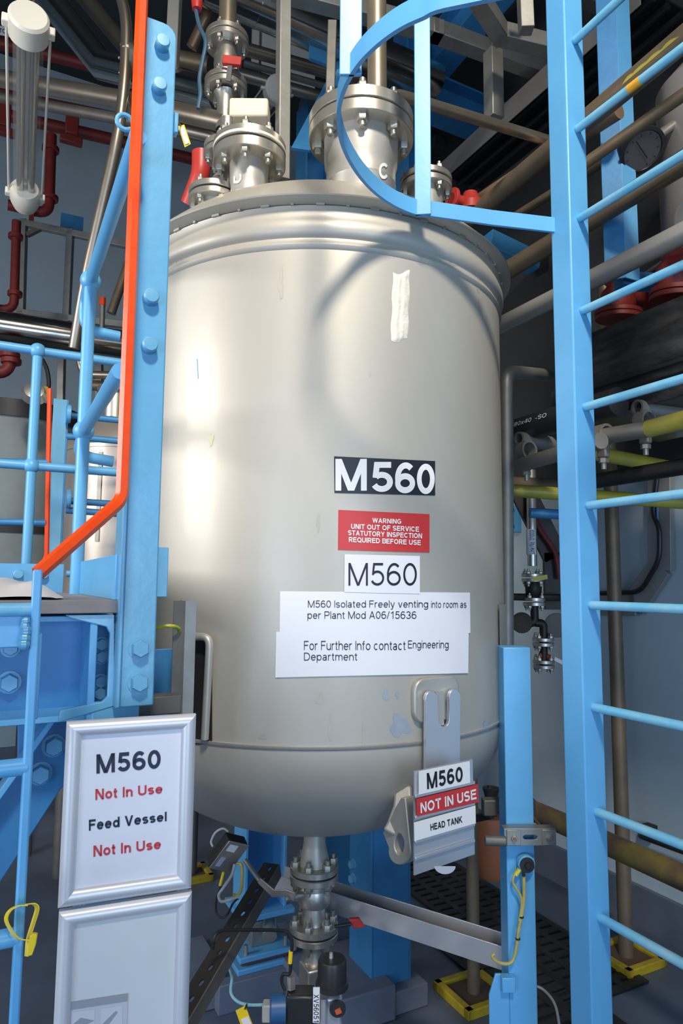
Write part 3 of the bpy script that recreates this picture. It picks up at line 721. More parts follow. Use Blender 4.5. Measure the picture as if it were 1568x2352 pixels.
part('fixing_plate', MB().box(Vector((tp.x, tp.y, PY(90, 1550, 1.04).z))+V*.03+U*.006, (.010, .05, .125)), BLUE, l2, bevel=.002)
wb = MB()
for k in range(9): wb.sphere(Vector((tp.x, tp.y, PY(60, 1425+6.5*k, 1.02).z))-U*(.012+.003*random.random())-V*.012, .006+.003*random.random(), 8)
part('weld_bead', wb, BLUEB, l2)
# yellow tag strap
yt = thing('tag_strap', 'yellow plastic loop tag clipped around the left ladder rail', 'tag', tuple(PY(50, 2170, 1.0)))
yo = PY(48, 2130, .995); yn = Vector((.25, -.95, 0)).normalized()
def yp(x, y): return PP(x, y, yo, yn)
lp = [yp(x, y) for x, y in ((68, 2160), (40, 2155), (21, 2130), (14, 2110), (22, 2092), (40, 2081), (60, 2080))]
def strip2(mb, pts, w_, t_, wd):
    rows = []; n = len(pts)
    for i in range(n):
        d = (pts[min(n-1, i+1)]-pts[max(0, i-1)]).normalized(); nn = d.cross(wd).normalized()
        rows.append([mb.bm.verts.new(pts[i]+wd*a*w_/2+nn*b*t_/2) for a, b in ((1, 1), (1, -1), (-1, -1), (-1, 1))])
    for i in range(n-1):
        for k in range(4): mb.bm.faces.new((rows[i][k], rows[i][(k+1) % 4], rows[i+1][(k+1) % 4], rows[i+1][k]))
    mb.bm.faces.new(rows[0]); mb.bm.faces.new(rows[-1][::-1]); return mb
wd = (yn*.8+Z*.3+U*.35).normalized()
part('strap_loop', strip2(MB(), smoothpts(lp, 5), .016, .0014, wd), YELLOW, yt)
lp2 = [yp(x, y)-yn*.004 for x, y in ((60, 2080), (76, 2079), (84, 2090), (76, 2120), (64, 2160), (60, 2200))]
part('strap_tail', strip2(MB(), smoothpts(lp2, 5), .018, .0014, wd), YELLOW, yt)
part('clasp', MB().prism([yp(x, y)+yn*.002 for x, y in ((64, 2190), (70, 2145), (78, 2138), (88, 2140), (84, 2165), (76, 2188))], yn*.006), YELLOW, yt, bevel=.001)
# polythene sheet lying on the deck
PLA = mat('white_polythene', (.72, .71, .70), .4, 0, (.62, .60, .60), 6, .6)
zz0 = zd0
def cloth(a, b):
    x = -.50+.42*a+.02*math.sin(9*b); y = .04+.55*b
    e = min(1, min(a, 1-a)*7, min(b, 1-b)*8+.1)
    z = zz0+.003+e*(.012+.016*abs(math.sin(5*a+3*b))+.011*math.sin(13*a-7*b)**2)
    return rp(x-.10, y, z)
cl = solo('polythene_sheet', MB().grid(cloth, 36, 30), PLA, 'crumpled white polythene sheet lying on the platform deck', 'sheet', smooth=80)
# ================================================================ framed notices
fd = Vector((math.cos(math.radians(21)), math.sin(math.radians(21)), 0)); fn_ = Vector((fd.y, -fd.x, 0))
fo = PY(292, 1850, 1.2)
def sign_frame(label, q, lines, sheet):
    P = [PP(x, y, fo, fn_) for x, y in q]
    c = sum(P, Vector())/4; W = ((P[1]-P[0]).dot(fd)+(P[2]-P[3]).dot(fd))/2; Hh = ((P[0]-P[3]).z+(P[1]-P[2]).z)/2
    t = thing('snap_frame', label, 'sign frame', tuple(c-Z*Hh/2))
    rw = .0245
    def rail_(a, b, inward):
        d = (b-a).normalized(); mb = MB(); rows = []
        for (w_, z_) in ((0, -.006), (0, .004), (.003, .008), (.008, .0105), (.013, .011), (.018, .0095), (.022, .007), (rw, .003), (rw, -.006)):
            rows.append([mb.bm.verts.new(a+d*w_+inward*w_+fn_*z_), mb.bm.verts.new(b-d*w_+inward*w_+fn_*z_)])
        for i in range(len(rows)):
            j = (i+1) % len(rows); mb.bm.faces.new((rows[i][0], rows[i][1], rows[j][1], rows[j][0]))
        mb.bm.faces.new([r_[0] for r_ in rows]); mb.bm.faces.new([r_[1] for r_ in rows][::-1])
        part('frame_rail', mb, FRAME, t, smooth=30)
    TL = c-fd*W/2+Z*Hh/2; TR = c+fd*W/2+Z*Hh/2; BR = c+fd*W/2-Z*Hh/2; BL = c-fd*W/2-Z*Hh/2
    rail_(TL, TR, -Z); rail_(TR, BR, -fd); rail_(BR, BL, Z); rail_(BL, TL, fd)
    part('backing_board', MB().box(c-fn_*.006, (W-.004, .003, Hh-.004), (fd, fn_, Z)), GALV, t)
    sh = part('poster_sheet', MB().box(c-fn_*.001, (W-2*rw+.004, .0012, Hh-2*rw+.004), (fd, fn_, Z)), sheet, t)
    f = px_plane(c, fn_, .0012)
    for (txt, qd, ink, bold) in lines:
        (ax_, ay_), (bx_, by_), (cx2, cy2), (dx_, dy_) = qd
        lettering('poster_text', txt, ink, sh, lambda a, b: f((ax_*(1-a)+bx_*a)*b+(dx_*(1-a)+cx2*a)*(1-b), (ay_*(1-a)+by_*a)*b+(dy_*(1-a)+cy2*a)*(1-b)), (0, 0, 1, 1), bold)
    part('wall_bracket', MB().box(c-fn_*.03, (.05, .05, .06), (fd, fn_, Z)), BLUE, t)
    return t, sh, f
def s1(x, y): return (x/3.127, 1600+y/3.127)
def qd(*p): return [s1(*k) for k in p]
POSTER = mat('poster_paper', (.78, .79, .85), .42, 0, None, 6, .5, .5, 9)
POSTERB = mat('blank_backing', (.66, .69, .70), .3, 0, (.60, .63, .62), 3, .5)
NAVY = mat('navy_ink', (.018, .022, .05), .5)
sign_frame('silver framed notice reading M560 Not In Use Feed Vessel', qd((470, 185), (1403, 118), (1372, 1362), (422, 1518)), [
    ('M560', qd((692, 415), (1153, 379), (1153, 514), (692, 553)), NAVY, .03),
    ('Not In Use', qd((684, 664), (1166, 626), (1166, 694), (684, 742)), REDINK, .025),
    ('Feed Vessel', qd((638, 884), (1196, 826), (1196, 893), (638, 963)), NAVY, .025),
    ('Not In Use', qd((670, 1070), (1155, 1022), (1155, 1092), (670, 1150)), REDINK, .025)], POSTER)
t2, sh2, f2 = sign_frame('empty silver snap frame below the framed notice', qd((418, 1552), (1370, 1382), (1345, 2640), (365, 2860)), [], POSTERB)
lf = solo('instruction_leaflet', MB().prism([f2(*s1(x, y))+fn_*.0004 for x, y in ((510, 2192), (917, 2130), (903, 2500), (500, 2580))], fn_*.0006), mat('leaflet_paper', (.56, .57, .62), .5), 'grey printed leaflet in the empty lower snap frame', 'leaflet')
def lf_q(pts, mt, nm, l=.0013): part(nm, MB().prism([f2(*s1(x, y))+fn_*l for x, y in pts], fn_*.0003), mt, lf)
lf_q(((510, 2192), (917, 2130), (915, 2182), (508, 2245)), mat('leaflet_grey', (.33, .34, .38), .5), 'heading_band')
lf_q(((518, 2262), (680, 2240), (676, 2400), (514, 2420)), mat('leaflet_pale', (.62, .63, .68), .5), 'picture_panel')
lf_q(((724, 2236), (880, 2212), (874, 2380), (720, 2400)), MATS['leaflet_pale'], 'picture_panel')
lf_q(((520, 2350), (580, 2300), (676, 2320), (600, 2360)), MATS['leaflet_grey'], 'picture_shape', .0018)
lf_q(((730, 2350), (830, 2250), (845, 2262), (760, 2372)), MATS['leaflet_grey'], 'picture_shape', .0018)
lettering('heading_text', 'SNAP FRAME', NAVY, lf, lambda a, b: f2(*s1(540+180*a, 2222-28*a-24*b))+fn_*.0008, (0, 0, 1, 1), .01)
# ================================================================ galvanised strut and earth wire beside the vessel
gp = PY(424, 1500, 1.50)
gd = U; gs = thing('strut_channel', 'grey galvanised strut standing between the blue post and the vessel', 'strut', (gp.x, gp.y, 0))
zs = PY(424, 1380, 1.50).z
part('channel_face', MB().box((gp.x+.010, gp.y, zs/2), (.024, .003, zs), (U, V, Z)), GALV, gs)
part('channel_side', MB().box(Vector((gp.x, gp.y, zs/2))+V*.021-U*.002, (.003, .041, zs), (U, V, Z)), GALV, gs)
part('channel_side', MB().box(Vector((gp.x, gp.y, zs/2))-U*.014+V*.004, (.024, .003, zs), (U, V, Z)), GALVD, gs)
part('foot_plate', MB().box(Vector((gp.x, gp.y, .004)), (.1, .1, .008)), GALV, gs)
hb = PY(395, 1618, 1.46)
solo('cable_trunking', MB().box(hb-U*.03+V*.02, (.095, .05, .036)), GALVD, 'short grey box section ending above the framed notice', 'trunking', bevel=.0015)
solo('earth_wire', MB().curve([PY(350, 1444, 1.46), PY(380, 1438, 1.46), PY(402, 1439, 1.47), PY(412, 1446, 1.49), PY(410, 1455, 1.50)], .0038), mat('earth_green_yellow', (.62, .58, .03), .4, 0, (.08, .32, .05), 40, .3), 'green and yellow earth wire bending into the galvanised strut', 'wire')
bpz = PY(378, 1570, 1.62)
solo('junction_plate', MB().box(bpz, (.075, .01, .16)), BLUED, 'small blue plate behind the galvanised strut', 'plate', bevel=.002)
# ================================================================ support leg at the right
QD = 1.87
lc = PY(1159, 1700, QD); LWd = .074
lcx = Vector((lc.x, lc.y, 0))
legn = Vector((.04, -1, 0)).normalized(); legt = Vector((1, .04, 0)).normalized()
def lg(t, n, z): return lcx + legt*t + legn*n + Z*z
ztl = PY(1185, 1487, QD).z
sl_ = thing('vessel_leg', 'blue box-section support leg at the right side of the vessel', 'post', tuple(lg(.04, -.04, 0)))
part('column', MB().box(lg(LWd/2, -.035, ztl/2), (LWd, .07, ztl), (legt, legn, Z)), BLUED if 0 else BLUE, sl_, bevel=.003)
part('base_plate', MB().box(lg(LWd/2, -.045, .008), (.2, .2, .016), (legt, legn, Z)), BLUE, sl_, bevel=.002)
ps = PY(1130, 2235, QD).z
part('foot_gusset', MB().prism([lg(0, .004, 0), lg(0, .004, ps), lg(-.035, .004, ps), lg(-.052, .004, ps-.05), lg(-.052, .004, 0)], legn*-.008), BLUE, sl_, bevel=.002)
part('side_gusset', MB().prism([lg(LWd, -.03, 0), lg(LWd, -.03, .10), lg(LWd+.04, -.03, .10), lg(LWd+.065, -.03, 0)], legn*-.008), mat('teal_blue_paint', (.08, .28, .40), .4), sl_, bevel=.002)
cb = PY(1150, 2252, QD-.03)
part('cleat_box', MB().box(lg(-.006, .012, PY(1150, 2252, QD).z), (.034, .022, .036), (legt, legn, Z)), BLUE, sl_, bevel=.002)
# clamp
zc = PY(1205, 1918, QD-.02).z
ck = thing('channel_clamp', 'grey slotted channel clamp with threaded rods around the blue support leg', 'clamp', tuple(lg(.05, .03, zc-.02)))
cw = .128; cx0 = PY(1149, 1918, QD-.02)
def cbox(t0, t1, n0, n1, z0, z1): return MB().box(lg((t0+t1)/2, (n0+n1)/2, (z0+z1)/2), (t1-t0, n1-n0, z1-z0), (legt, legn, Z))
fp = [lg(-.016, .034, zc-.021), lg(.118, .034, zc-.021), lg(.118, .034, zc+.021), lg(-.016, .034, zc+.021)]
slot = [lg(.052+.010*math.cos(a)+(.009 if math.cos(a) > 0 else -.009), .034, zc+.006*math.sin(a)) for a in [2*math.pi*i/20+.001 for i in range(20)]]
part('front_channel', MB().prism(fp, legn*.003, [slot]), GALV, ck, bevel=.0008)
part('channel_lip', cbox(-.016, .118, .006, .034, zc+.018, zc+.021), GALV, ck, bevel=.0008)
part('channel_lip', cbox(-.016, .118, .006, .034, zc-.021, zc-.018), GALV, ck)
for t in (.008, .1):
    part('square_washer', cbox(t-.018, t+.018, .037, .041, zc-.019, zc+.019), GALV, ck, bevel=.001)
    part('threaded_rod', MB().tube([lg(t, .052, zc), lg(t, -.17, zc+.012)], .0042, 0, 10), mat('copper_rod', (.40, .22, .12), .4, .6), ck)
    part('nut', MB().hexa(lg(t, .041, zc), legn, .008, .006), BOLT, ck)
part('rear_channel', cbox(-.030, .118, -.15, -.115, zc+.002, zc+.045), GALVD, ck, bevel=.003)
# earth boss and wires
eb = thing('earth_boss', 'round earthing boss with two green and yellow wires on the support leg', 'earth point', tuple(lg(.045, .001, PY(1195, 1983, QD).z)))
ze = PY(1193, 1978, QD).z
part('boss', MB().lathe([(0, 0), (.022, 0), (.022, .022), (.020, .024), (0, .024)], lg(.046, .0, ze), legn, 28), BLUEB, eb)
part('stud_face', MB().lathe([(0, 0), (.0195, 0), (.0185, .004), (0, .004)], lg(.046, .0235, ze-.001), legn, 24), BLACKP, eb)
part('stud_nut', MB().hexa(lg(.047, .027, ze), legn, .009, .008), DARK, eb)
EW = mat('earth_sheath', (.52, .42, .10), .4, 0, (.34, .32, .12), 60, .5)
def lw(px, py, n=.02): return PP(px, py, lg(0, n, 0), legn)
part('earth_lead', MB().curve([lw(1190, 1998), lw(1180, 2012), lw(1178, 2028), lw(1190, 2048), lw(1197, 2065), lw(1197, 2085), lw(1192, 2115)], .0032), EW, eb)
part('earth_lead', MB().curve([lw(1202, 1995), lw(1203, 2030), lw(1203, 2060), lw(1199, 2095), lw(1190, 2140), lw(1185, 2180), lw(1176, 2208), lw(1160, 2214), lw(1140, 2208), lw(1130, 2197), lw(1136, 2190)], .0042), EW, eb)
part('heatshrink_sleeve', MB().tube([lw(1193, 1996), lw(1184, 2010)], .006, 0, 12), mat('striped_sleeve', (.70, .66, .05), .4, 0, (.10, .30, .05), 160, .2), eb)
part('crimp_lug', MB().tube([lw(1201, 1990, .024), lw(1202, 2012, .022)], .0045, 0, 10), BLACKP, eb)
for (x, y) in ((1197, 2108), (1189, 2158)): part('cable_tie', MB().disc(lw(x, y), Z, .0062, .004, 14), BLACK, eb)
# aluminium channel under the vessel
a0 = PY(640, 2022, 2.42); a1 = PY(1163, 2190, 2.0)
av = (a1-a0).normalized(); an = av.cross(Z).normalized()
if an.y > 0: an = -an
ac_ = thing('cable_channel', 'open pale aluminium channel sloping beneath the vessel to the support leg', 'channel', tuple((a0+a1)/2-Z*.04))
ah = .062
part('front_flange', MB().bar(a0+an*.03, a1+an*.03, .004, ah), ALU, ac_, bevel=.001)
part('channel_base', MB().bar(a0-Z*.02, a1-Z*.02, .06, .004), GALVD, ac_)
part('rear_flange', MB().bar(a0-an*.03+Z*.006, a1-an*.03+Z*.006, .004, ah), ALU, ac_, bevel=.001)
# perforated black angle
d0 = PY(398, 2400, 1.72); d1 = PY(640, 1985, 2.32)
dv = (d1-d0).normalized(); dn = Vector((-.25, -.75, .6)); dn = (dn-dv*dn.dot(dv)).normalized(); ds = dv.cross(dn)
if ds.x > 0: ds = -ds
pa = thing('slotted_angle', 'black slotted steel angle sloping up beneath the vessel', 'angle bar', tuple(d0))
L_ = (d1-d0).length; holes = []
nh = 13
for k in range(nh):
    c = d0+dv*(L_*(k+.5)/nh)+ds*.022
    holes.append([c+dv*.011*math.cos(a)+ds*.0055*math.sin(a) for a in [2*math.pi*i/12 for i in range(12)]])
W_ = .052
part('slotted_leg', MB().prism([d0, d1, d1+ds*W_, d0+ds*W_], -dn*.004, holes), DARK, pa)
part('plain_leg', MB().box((d0+d1)/2-dn*.022-ds*.002, (L_, .004, .044), (dv, ds, dn)), GALVD, pa)
# ================================================================ bottom outlet valve train
ox = Vector((AX, AY, 0))
def oz(py, dy=0): return PY(716, py, AY+dy).z
z1 = oz(2002); z2 = oz(2136)
vt = thing('outlet_valve', 'stainless flanged ball valve with lever handle under the vessel outlet', 'valve', (AX, AY, z2-.05))
stub = part('outlet_stub', MB().lathe([(.034, z1+.02), (.047, z1+.022), (.046, z1+.035), (.036, z1+.075), (.034, z1+.085), (.034, HS-HD+.005), (.04, HS-HD+.01)], ox, Z, 36), NECK, tank, smooth=30)
flange_pair(vt, Vector((AX, AY, z1)), Z, .074, .019, 6, .028, phase=.25, gap=.005)
flange_pair(vt, Vector((AX, AY, z2)), Z, .074, .019, 6, .028, phase=.25, gap=.005)
part('valve_body', MB().lathe([(.03, z2+.02), (.038, z2+.022), (.036, z2+.05), (.034, z2+.07), (.046, z2+.075), (.051, z2+.085), (.051, z2+.115), (.046, z2+.13), (.05, z1-.045), (.05, z1-.022), (.03, z1-.02)], ox, Z, 36), STEEL, vt)
hv = Vector((AX-.055, AY-.05, oz(2060, -.05)))
part('valve_stem', MB().tube([Vector((AX-.01, AY-.02, hv.z)), hv+Vector((-.012, -.006, 0))], .013, 0, 14), STEEL, vt)
hn = Vector((-.55, -.83, 0)).normalized()
def hx(x, y): return PP(x, y, hv+hn*.014, hn)
part('lever_handle', MB().prism([hx(x, y) for x, y in ((680, 2050), (676, 2068), (662, 2063), (650, 2058), (627, 2060), (595, 2028), (591, 2019), (600, 2016), (632, 2043), (660, 2042))], hn*.005), STEEL, vt, bevel=.001)
part('lever_sleeve', MB().tube([hx(596, 2022), hx(562, 1975)], .008, 0, 12), GALV, vt)
inst('bolt', BOLTME, vt, hx(666, 2061)+hn*.005, hn, .016)
part('flush_lever', MB().tube([PY(768, 2128, 2.12), PY(806, 2122, 2.12)], .005, 0, 10), DARK, vt)
part('lever_grip', MB().prism([PY(x, y, 2.12) for x, y in ((800, 2112), (824, 2110), (839, 2131), (812, 2134))], (0, .014, 0)), REDB, vt, bevel=.003, label='red lever grip')
# actuated valve below
zb_ = oz(2190)
av_ = thing('actuated_valve', 'pneumatic actuated valve with black dome below the ball valve', 'valve', (AX, AY-.05, zb_-.2))
part('reducer', MB().lathe([(.02, z2-.022), (.030, z2-.03), (.027, z2-.06), (.038, z2-.085), (.034, z2-.12), (0, z2-.12)], ox, Z, 28), STEEL, av_)
part('valve_block', MB().box(Vector((AX+.01, AY-.02, zb_-.10)), (.085, .075, .17), (U, V, Z)), STEEL, av_, bevel=.006)
ca = PY(752, 2300, 2.02)
part('actuator_body', MB().box(Vector((ca.x+.004, ca.y, ca.z-.05)), (.074, .07, .16), (Vector((1, 0, 0)), Vector((0, 1, 0)), Z)), ALU, av_, bevel=.01)
part('actuator_rib', MB().tube([Vector((ca.x-.01, ca.y-.034, ca.z+.03)), Vector((ca.x-.01, ca.y-.034, ca.z-.13))], .012, 0, 14), ALU, av_)
dm = PY(762, 2262, 1.99)
part('indicator_dome', MB().lathe([(0, 0), (.045, 0), (.045, .012), (.040, .014), (.039, .065), (.036, .072), (0, .074)], Vector((dm.x, dm.y, dm.z-.004)), Z, 32), BLACKP, av_)
part('dome_pin', MB().lathe([(0, 0), (.006, 0), (.005, .014), (0, .016)], Vector((dm.x-.003, dm.y, dm.z+.069)), Z, 12), ALU, av_)
pw = PY(775, 2327, 1.955)
part('position_window', MB().disc(pw+Vector((0, .022, 0)), Vector((0, -1, 0)), .022, .006, 28), BLACKP, av_)
part('position_mark', MB().box(pw+Vector((.002, .014, -.004)), (.016, .004, .012), (Vector((.9, 0, .4)).normalized(), Vector((0, 1, 0)), Vector((-.4, 0, .9)).normalized())), mat('orange_mark', (.55, .10, .04), .5), av_)
tagp = PY(726, 2310, 1.957)
tn = Vector((0, -1, 0))
lb = part('tag_label', MB().box(Vector((tagp.x, tagp.y+.004, tagp.z)), (.018, .004, .088), (Vector((1, 0, 0)), Vector((0, 1, 0)), Z)), WHITE, av_)
lettering('tag_text', 'XV56051', INK, lb, lambda a, b: PP(b, a, Vector((0, tagp.y+.0012, 0)), Vector((0, 1, 0))), (2284, 720, 2348, 732), 0)
sb = PY(690, 2312, 2.0)
part('solenoid_block', MB().box(sb, (.075, .06, .085), (Vector((1, 0, 0)), Vector((0, 1, 0)), Z)), BLACKP, av_, bevel=.006)
part('solenoid_coil', MB().lathe([(0, 0), (.036, 0), (.036, .038), (.033, .042), (0, .042)], PY(655, 2316, 2.0), Vector((-1, -.1, 0)), 28), mat('solenoid_blue', (.03, .12, .30), .4), av_)
part('plug_connector', MB().box(PY(617, 2322, 1.99), (.034, .034, .045), (Vector((1, 0, 0)), Vector((0, 1, 0)), Z)), mat('grey_connector', (.42, .42, .40), .5), av_, bevel=.004)
part('breather_bolt', MB().tube([PY(668, 2270, 2.0), PY(668, 2240, 2.0)], .014, 0, 6), STEEL, av_)
solo('signal_cable', MB().curve([PY(604, 2308, 1.99), PY(570, 2308, 1.99), PY(545, 2300, 2.0), PY(530, 2280, 2.02), PY(532, 2245, 2.06), PY(525, 2220, 2.1)], .0042), mat('pale_blue_cable', (.20, .42, .52), .45), 'pale blue cable running left from the solenoid plug', 'cable')
yt2 = thing('cable_tag', 'yellow tag with white label tied to the pale blue cable', 'tag', tuple(PY(560, 2340, 1.98)))
part('tag_card', MB().prism([PY(x, y, 1.985) for x, y in ((541, 2322), (563, 2310), (598, 2400), (572, 2410))], (0, .002, 0)), YELLOW, yt2)
part('tag_insert', MB().prism([PY(x, y, 1.983) for x, y in ((553, 2342), (570, 2335), (584, 2370), (566, 2378))], (0, .001, 0)), WHITE, yt2)
part('tag_tie', MB().curve([PY(562, 2318, 1.984), PY(567, 2306, 1.98), PY(566, 2314, 1.978)], .0018, 6), BLACK, yt2)
# black hose with yellow marker
hs = thing('air_hose', 'black air hose looping over the slotted angle to the actuated valve', 'hose', tuple(PY(600, 2200, 2.0)))
part('hose', MB().curve([PY(489, 2180, 1.86), PY(492, 2155, 1.86), PY(508, 2138, 1.88), PY(560, 2136, 1.92), PY(640, 2137, 1.98), PY(662, 2143, 1.99), PY(670, 2165, 1.99), PY(668, 2205, 1.99), PY(665, 2235, 1.99), PY(650, 2238, 1.99), PY(647, 2255, 1.99), PY(655, 2275, 1.99)], .0046, 10), BLACK, hs)
part('marker_sleeve', MB().tube([PY(668, 2184, 1.99), PY(666, 2212, 1.99)], .0062, 0, 12), YELLOW, hs, label='yellow marker sleeve')
# junction box with cables
jc = PY(522, 1955, 2.15)
jx = Vector((.62, .55, -.35)).normalized(); jn = Vector((-.35, -.75, .12)); jn = (jn-jx*jn.dot(jx)).normalized(); jy = jn.cross(jx)
jb = thing('junction_box', 'small steel junction box with cables beneath the vessel, left of the valve', 'junction box', tuple(jc-Z*.06))
part('box_body', MB().box(jc, (.075, .035, .10), (jx, jn, jy)), DARK, jb, bevel=.004)
part('box_lid', MB().box(jc+jn*.02, (.078, .004, .104), (jx, jn, jy)), STEEL, jb, bevel=.002)
part('lid_label', MB().box(jc+jn*.0226-jx*.012+jy*.03, (.03, .001, .024), (jx, jn, jy)), WHITE, jb)
part('lid_label', MB().box(jc+jn*.0226-jx*.018-jy*.022, (.016, .001, .034), (jx, jn, jy)), mat('pale_label', (.42, .46, .62), .5), jb)
part('yellow_gland_tag', MB().box(jc+jx*.041-jy*.02, (.004, .02, .03), (jx, jn, jy)), YELLOW, jb)
def cable(label, pts, r, mt): return solo('cable', MB().curve([PY(*p) for p in pts], r), mt, label, 'cable')
GREYC = mat('grey_cable', (.36, .38, .40), .45); YELC = mat('ochre_cable', (.44, .33, .07), .45)
cable('grey cable looping down from the junction box to the slotted angle', [(539, 1985, 2.13), (532, 2010, 2.12), (512, 2040, 2.1), (502, 2055, 2.1), (508, 2070, 2.1), (530, 2066, 2.1), (548, 2060, 2.05)], .0045, GREYC)
cable('thin black cable hanging in a loop under the junction box', [(507, 2035, 2.1), (497, 2065, 2.1), (497, 2095, 2.1), (508, 2108, 2.1), (522, 2100, 2.1), (535, 2075, 2.08), (548, 2062, 2.05)], .003, BLACK)
cable('ochre cable curving out of the junction box', [(545, 1983, 2.14), (555, 1988, 2.13), (556, 2020, 2.12), (553, 2045, 2.12), (545, 2056, 2.12), (534, 2055, 2.12)], .0045, YELC)
cable('pale grey cable arching over the top of the junction box', [(524, 1910, 2.17), (512, 1903, 2.17), (495, 1912, 2.17), (485, 1932, 2.17), (489, 1945, 2.16)], .0035, mat('pale_cable', (.55, .55, .52), .45))
solo('cable_marker', MB().tube([PY(513, 2003, 2.08), PY(505, 2034, 2.08)], .004, 0, 8), YELLOW, 'yellow marker strip hanging below the junction box', 'marker')
# ================================================================ things on the floor behind the vessel
def column(name, label, px, Y, wu, wv, ztop_, mt=BLUED, plinth=None):
    p = PY(px, 2000, Y); b = Vector((p.x, p.y, 0))
    t = thing(name, label, 'column', tuple(b))
    part('flange', MB().box(b-U*(wu/2)+Z*ztop_/2, (.012, wv, ztop_)), mt, t, bevel=.002)
    part('flange', MB().box(b+U*(wu/2)+Z*ztop_/2, (.012, wv, ztop_)), mt, t, bevel=.002)
    part('web', MB().box(b-V*(wv/2-.006)+Z*ztop_/2, (wu, .012, ztop_)), mt, t, bevel=.002)
    part('base_plate', MB().box(b+Z*.01, (wu*1.4, wv*1.4, .02)), mt, t, bevel=.002)
    if plinth: part('plinth', MB().box(b+Z*(plinth/2), (wu*1.6, wv*1.6, plinth)), CONC, t, bevel=.004)
    return t
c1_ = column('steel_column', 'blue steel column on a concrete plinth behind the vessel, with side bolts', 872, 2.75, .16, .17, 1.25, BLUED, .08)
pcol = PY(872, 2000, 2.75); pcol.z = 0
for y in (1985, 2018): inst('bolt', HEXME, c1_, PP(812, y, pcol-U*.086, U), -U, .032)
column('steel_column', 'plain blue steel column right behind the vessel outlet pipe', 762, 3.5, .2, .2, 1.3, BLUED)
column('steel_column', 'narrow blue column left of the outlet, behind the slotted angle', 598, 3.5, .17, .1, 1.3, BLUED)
ped = thing('load_cell_stand', 'blue plated load cell stand on a pale plinth behind the slotted angle', 'stand', tuple(PH(590, 2280, 0)))
q0 = PH(598, 2265, .0)
def pb_(dx, dy, z, sx, sy, sz, nm, mt, bv=.003): return part(nm, MB().box(q0+U*dx+V*dy+Z*z, (sx, sy, sz)), mt, ped, bevel=bv)
pb_(0, .06, .05, .40, .34, .10, 'plinth', CONC); pb_(0, 0.02, .11, .24, .2, .02, 'bottom_plate', BLUE)
pb_(0, .02, .128, .2, .16, .014, 'rubber_pad', mat('brown_rubber', (.13, .06, .05), .7)); pb_(0, .02, .145, .22, .18, .02, 'middle_plate', BLUE)
pb_(0, .03, .20, .09, .09, .09, 'cell_block', GALV); pb_(0, .03, .285, .22, .2, .02, 'top_plate', BLUE)
part('load_cell', MB().lathe([(0, 0), (.026, 0), (.028, .004), (.028, .07), (0, .07)], q0-V*.09+Z*.22, Vector((-.1, .9, .25)), 24), STEEL, ped)
for dx in (-.08, .08):
    part('upright', MB().box(q0+U*dx+V*.03+Z*.55, (.012, .14, .52)), BLUE, ped, bevel=.002)
    part('jack_bolt', MB().tube([q0+U*dx-V*.05+Z*.10, q0+U*dx-V*.05+Z*.19], .008, 0, 10), BOLT, ped)
part('web_plate', MB().box(q0+V*.09+Z*.55, (.16, .012, .52)), BLUED, ped)
for (label, px, py, wu, wv, h_) in (('pale concrete plinth at the bottom beside the actuated valve', 815, 2360, .3, .36, .12), ('painted concrete plinth at the lower left under the slotted angle', 455, 2330, .20, .3, .12)):
    c = PH(px, py, 0)+V*.15; solo('plinth', MB().box(c+Z*h_/2, (wu, wv, h_)), CONC, label, 'plinth', bevel=.006)
def foot(label, px, py, s, lx, ly, ztop_, r, col=BROWN, yaw=0):
    c = PH(px, py, 0); t = thing('pipe_stand', label, 'pipe', tuple(c))
    part('upright_pipe', MB().tube([c, c+Z*ztop_], r, 0, 18), col, t)
    part('sole_plate', MB().box(c+Z*.012, (s, s, .016)), mat('rusty_sole', (.10, .06, .04), .7), t)
    for (du, dv, su, sv) in ((s/2, 0, .03, s+.03), (-s/2, 0, .03, s+.03), (0, s/2, s+.03, .03), (0, -s/2, s+.03, .03)):
        part('foot_edge', MB().box(c+U*du+V*dv+Z*.016, (su, sv, .034)), YELP, t, bevel=.004)
    return t
foot('scaffold tube standing in a yellow-edged foot right of the vessel', 1088, 2290, .19, 0, 0, 1.25, .024)
foot('tall brown pipe in a yellow-edged foot near the right wall', 1438, 2205, .19, 0, 0, 3.0, .030, BROWN)
foot('grey tube in a yellow-edged foot at the lower left, behind the framed notice', 440, 2015, .16, 0, 0, 1.2, .026, GALVD)
# floor grating
gr0 = PH(1050, 2055, 0)
g = thing('floor_grating', 'dark slotted drain grating set in the floor behind the vessel', 'grating', tuple(gr0))
part('pit', MB().box(gr0+Z*.002, (.42, 1.9, .004)), BLACK, g)
gm = MB()
for i in range(34):
    gm.box(gr0+V*(-.93+i*.056)+Z*.006, (.42, .036, .008))
for j in range(5): gm.box(gr0+U*(-.2+j*.1)+Z*.0065, (.03, 1.9, .009))
part('slotted_cover', gm, DARK, g)
gr2 = PH(1240, 2290, 0)
g2 = thing('floor_grating', 'dark slotted drain grating in the floor right of the support leg', 'grating', tuple(gr2))
part('pit', MB().box(gr2+Z*.002, (.30, 1.0, .004)), BLACK, g2)
gm = MB()
for i in range(18): gm.box(gr2+V*(-.48+i*.056)+Z*.006, (.30, .028, .008))
for j in range(3): gm.box(gr2+U*(-.135+j*.135)+Z*.0065, (.035, 1.0, .009))
part('slotted_cover', gm, DARK, g2)
cable('thin grey cable trailing on the floor beside the support leg', [(1225, 2262, 2.3), (1250, 2275, 2.28), (1275, 2310, 2.2), (1288, 2380, 2.1)], .004, GREYC)
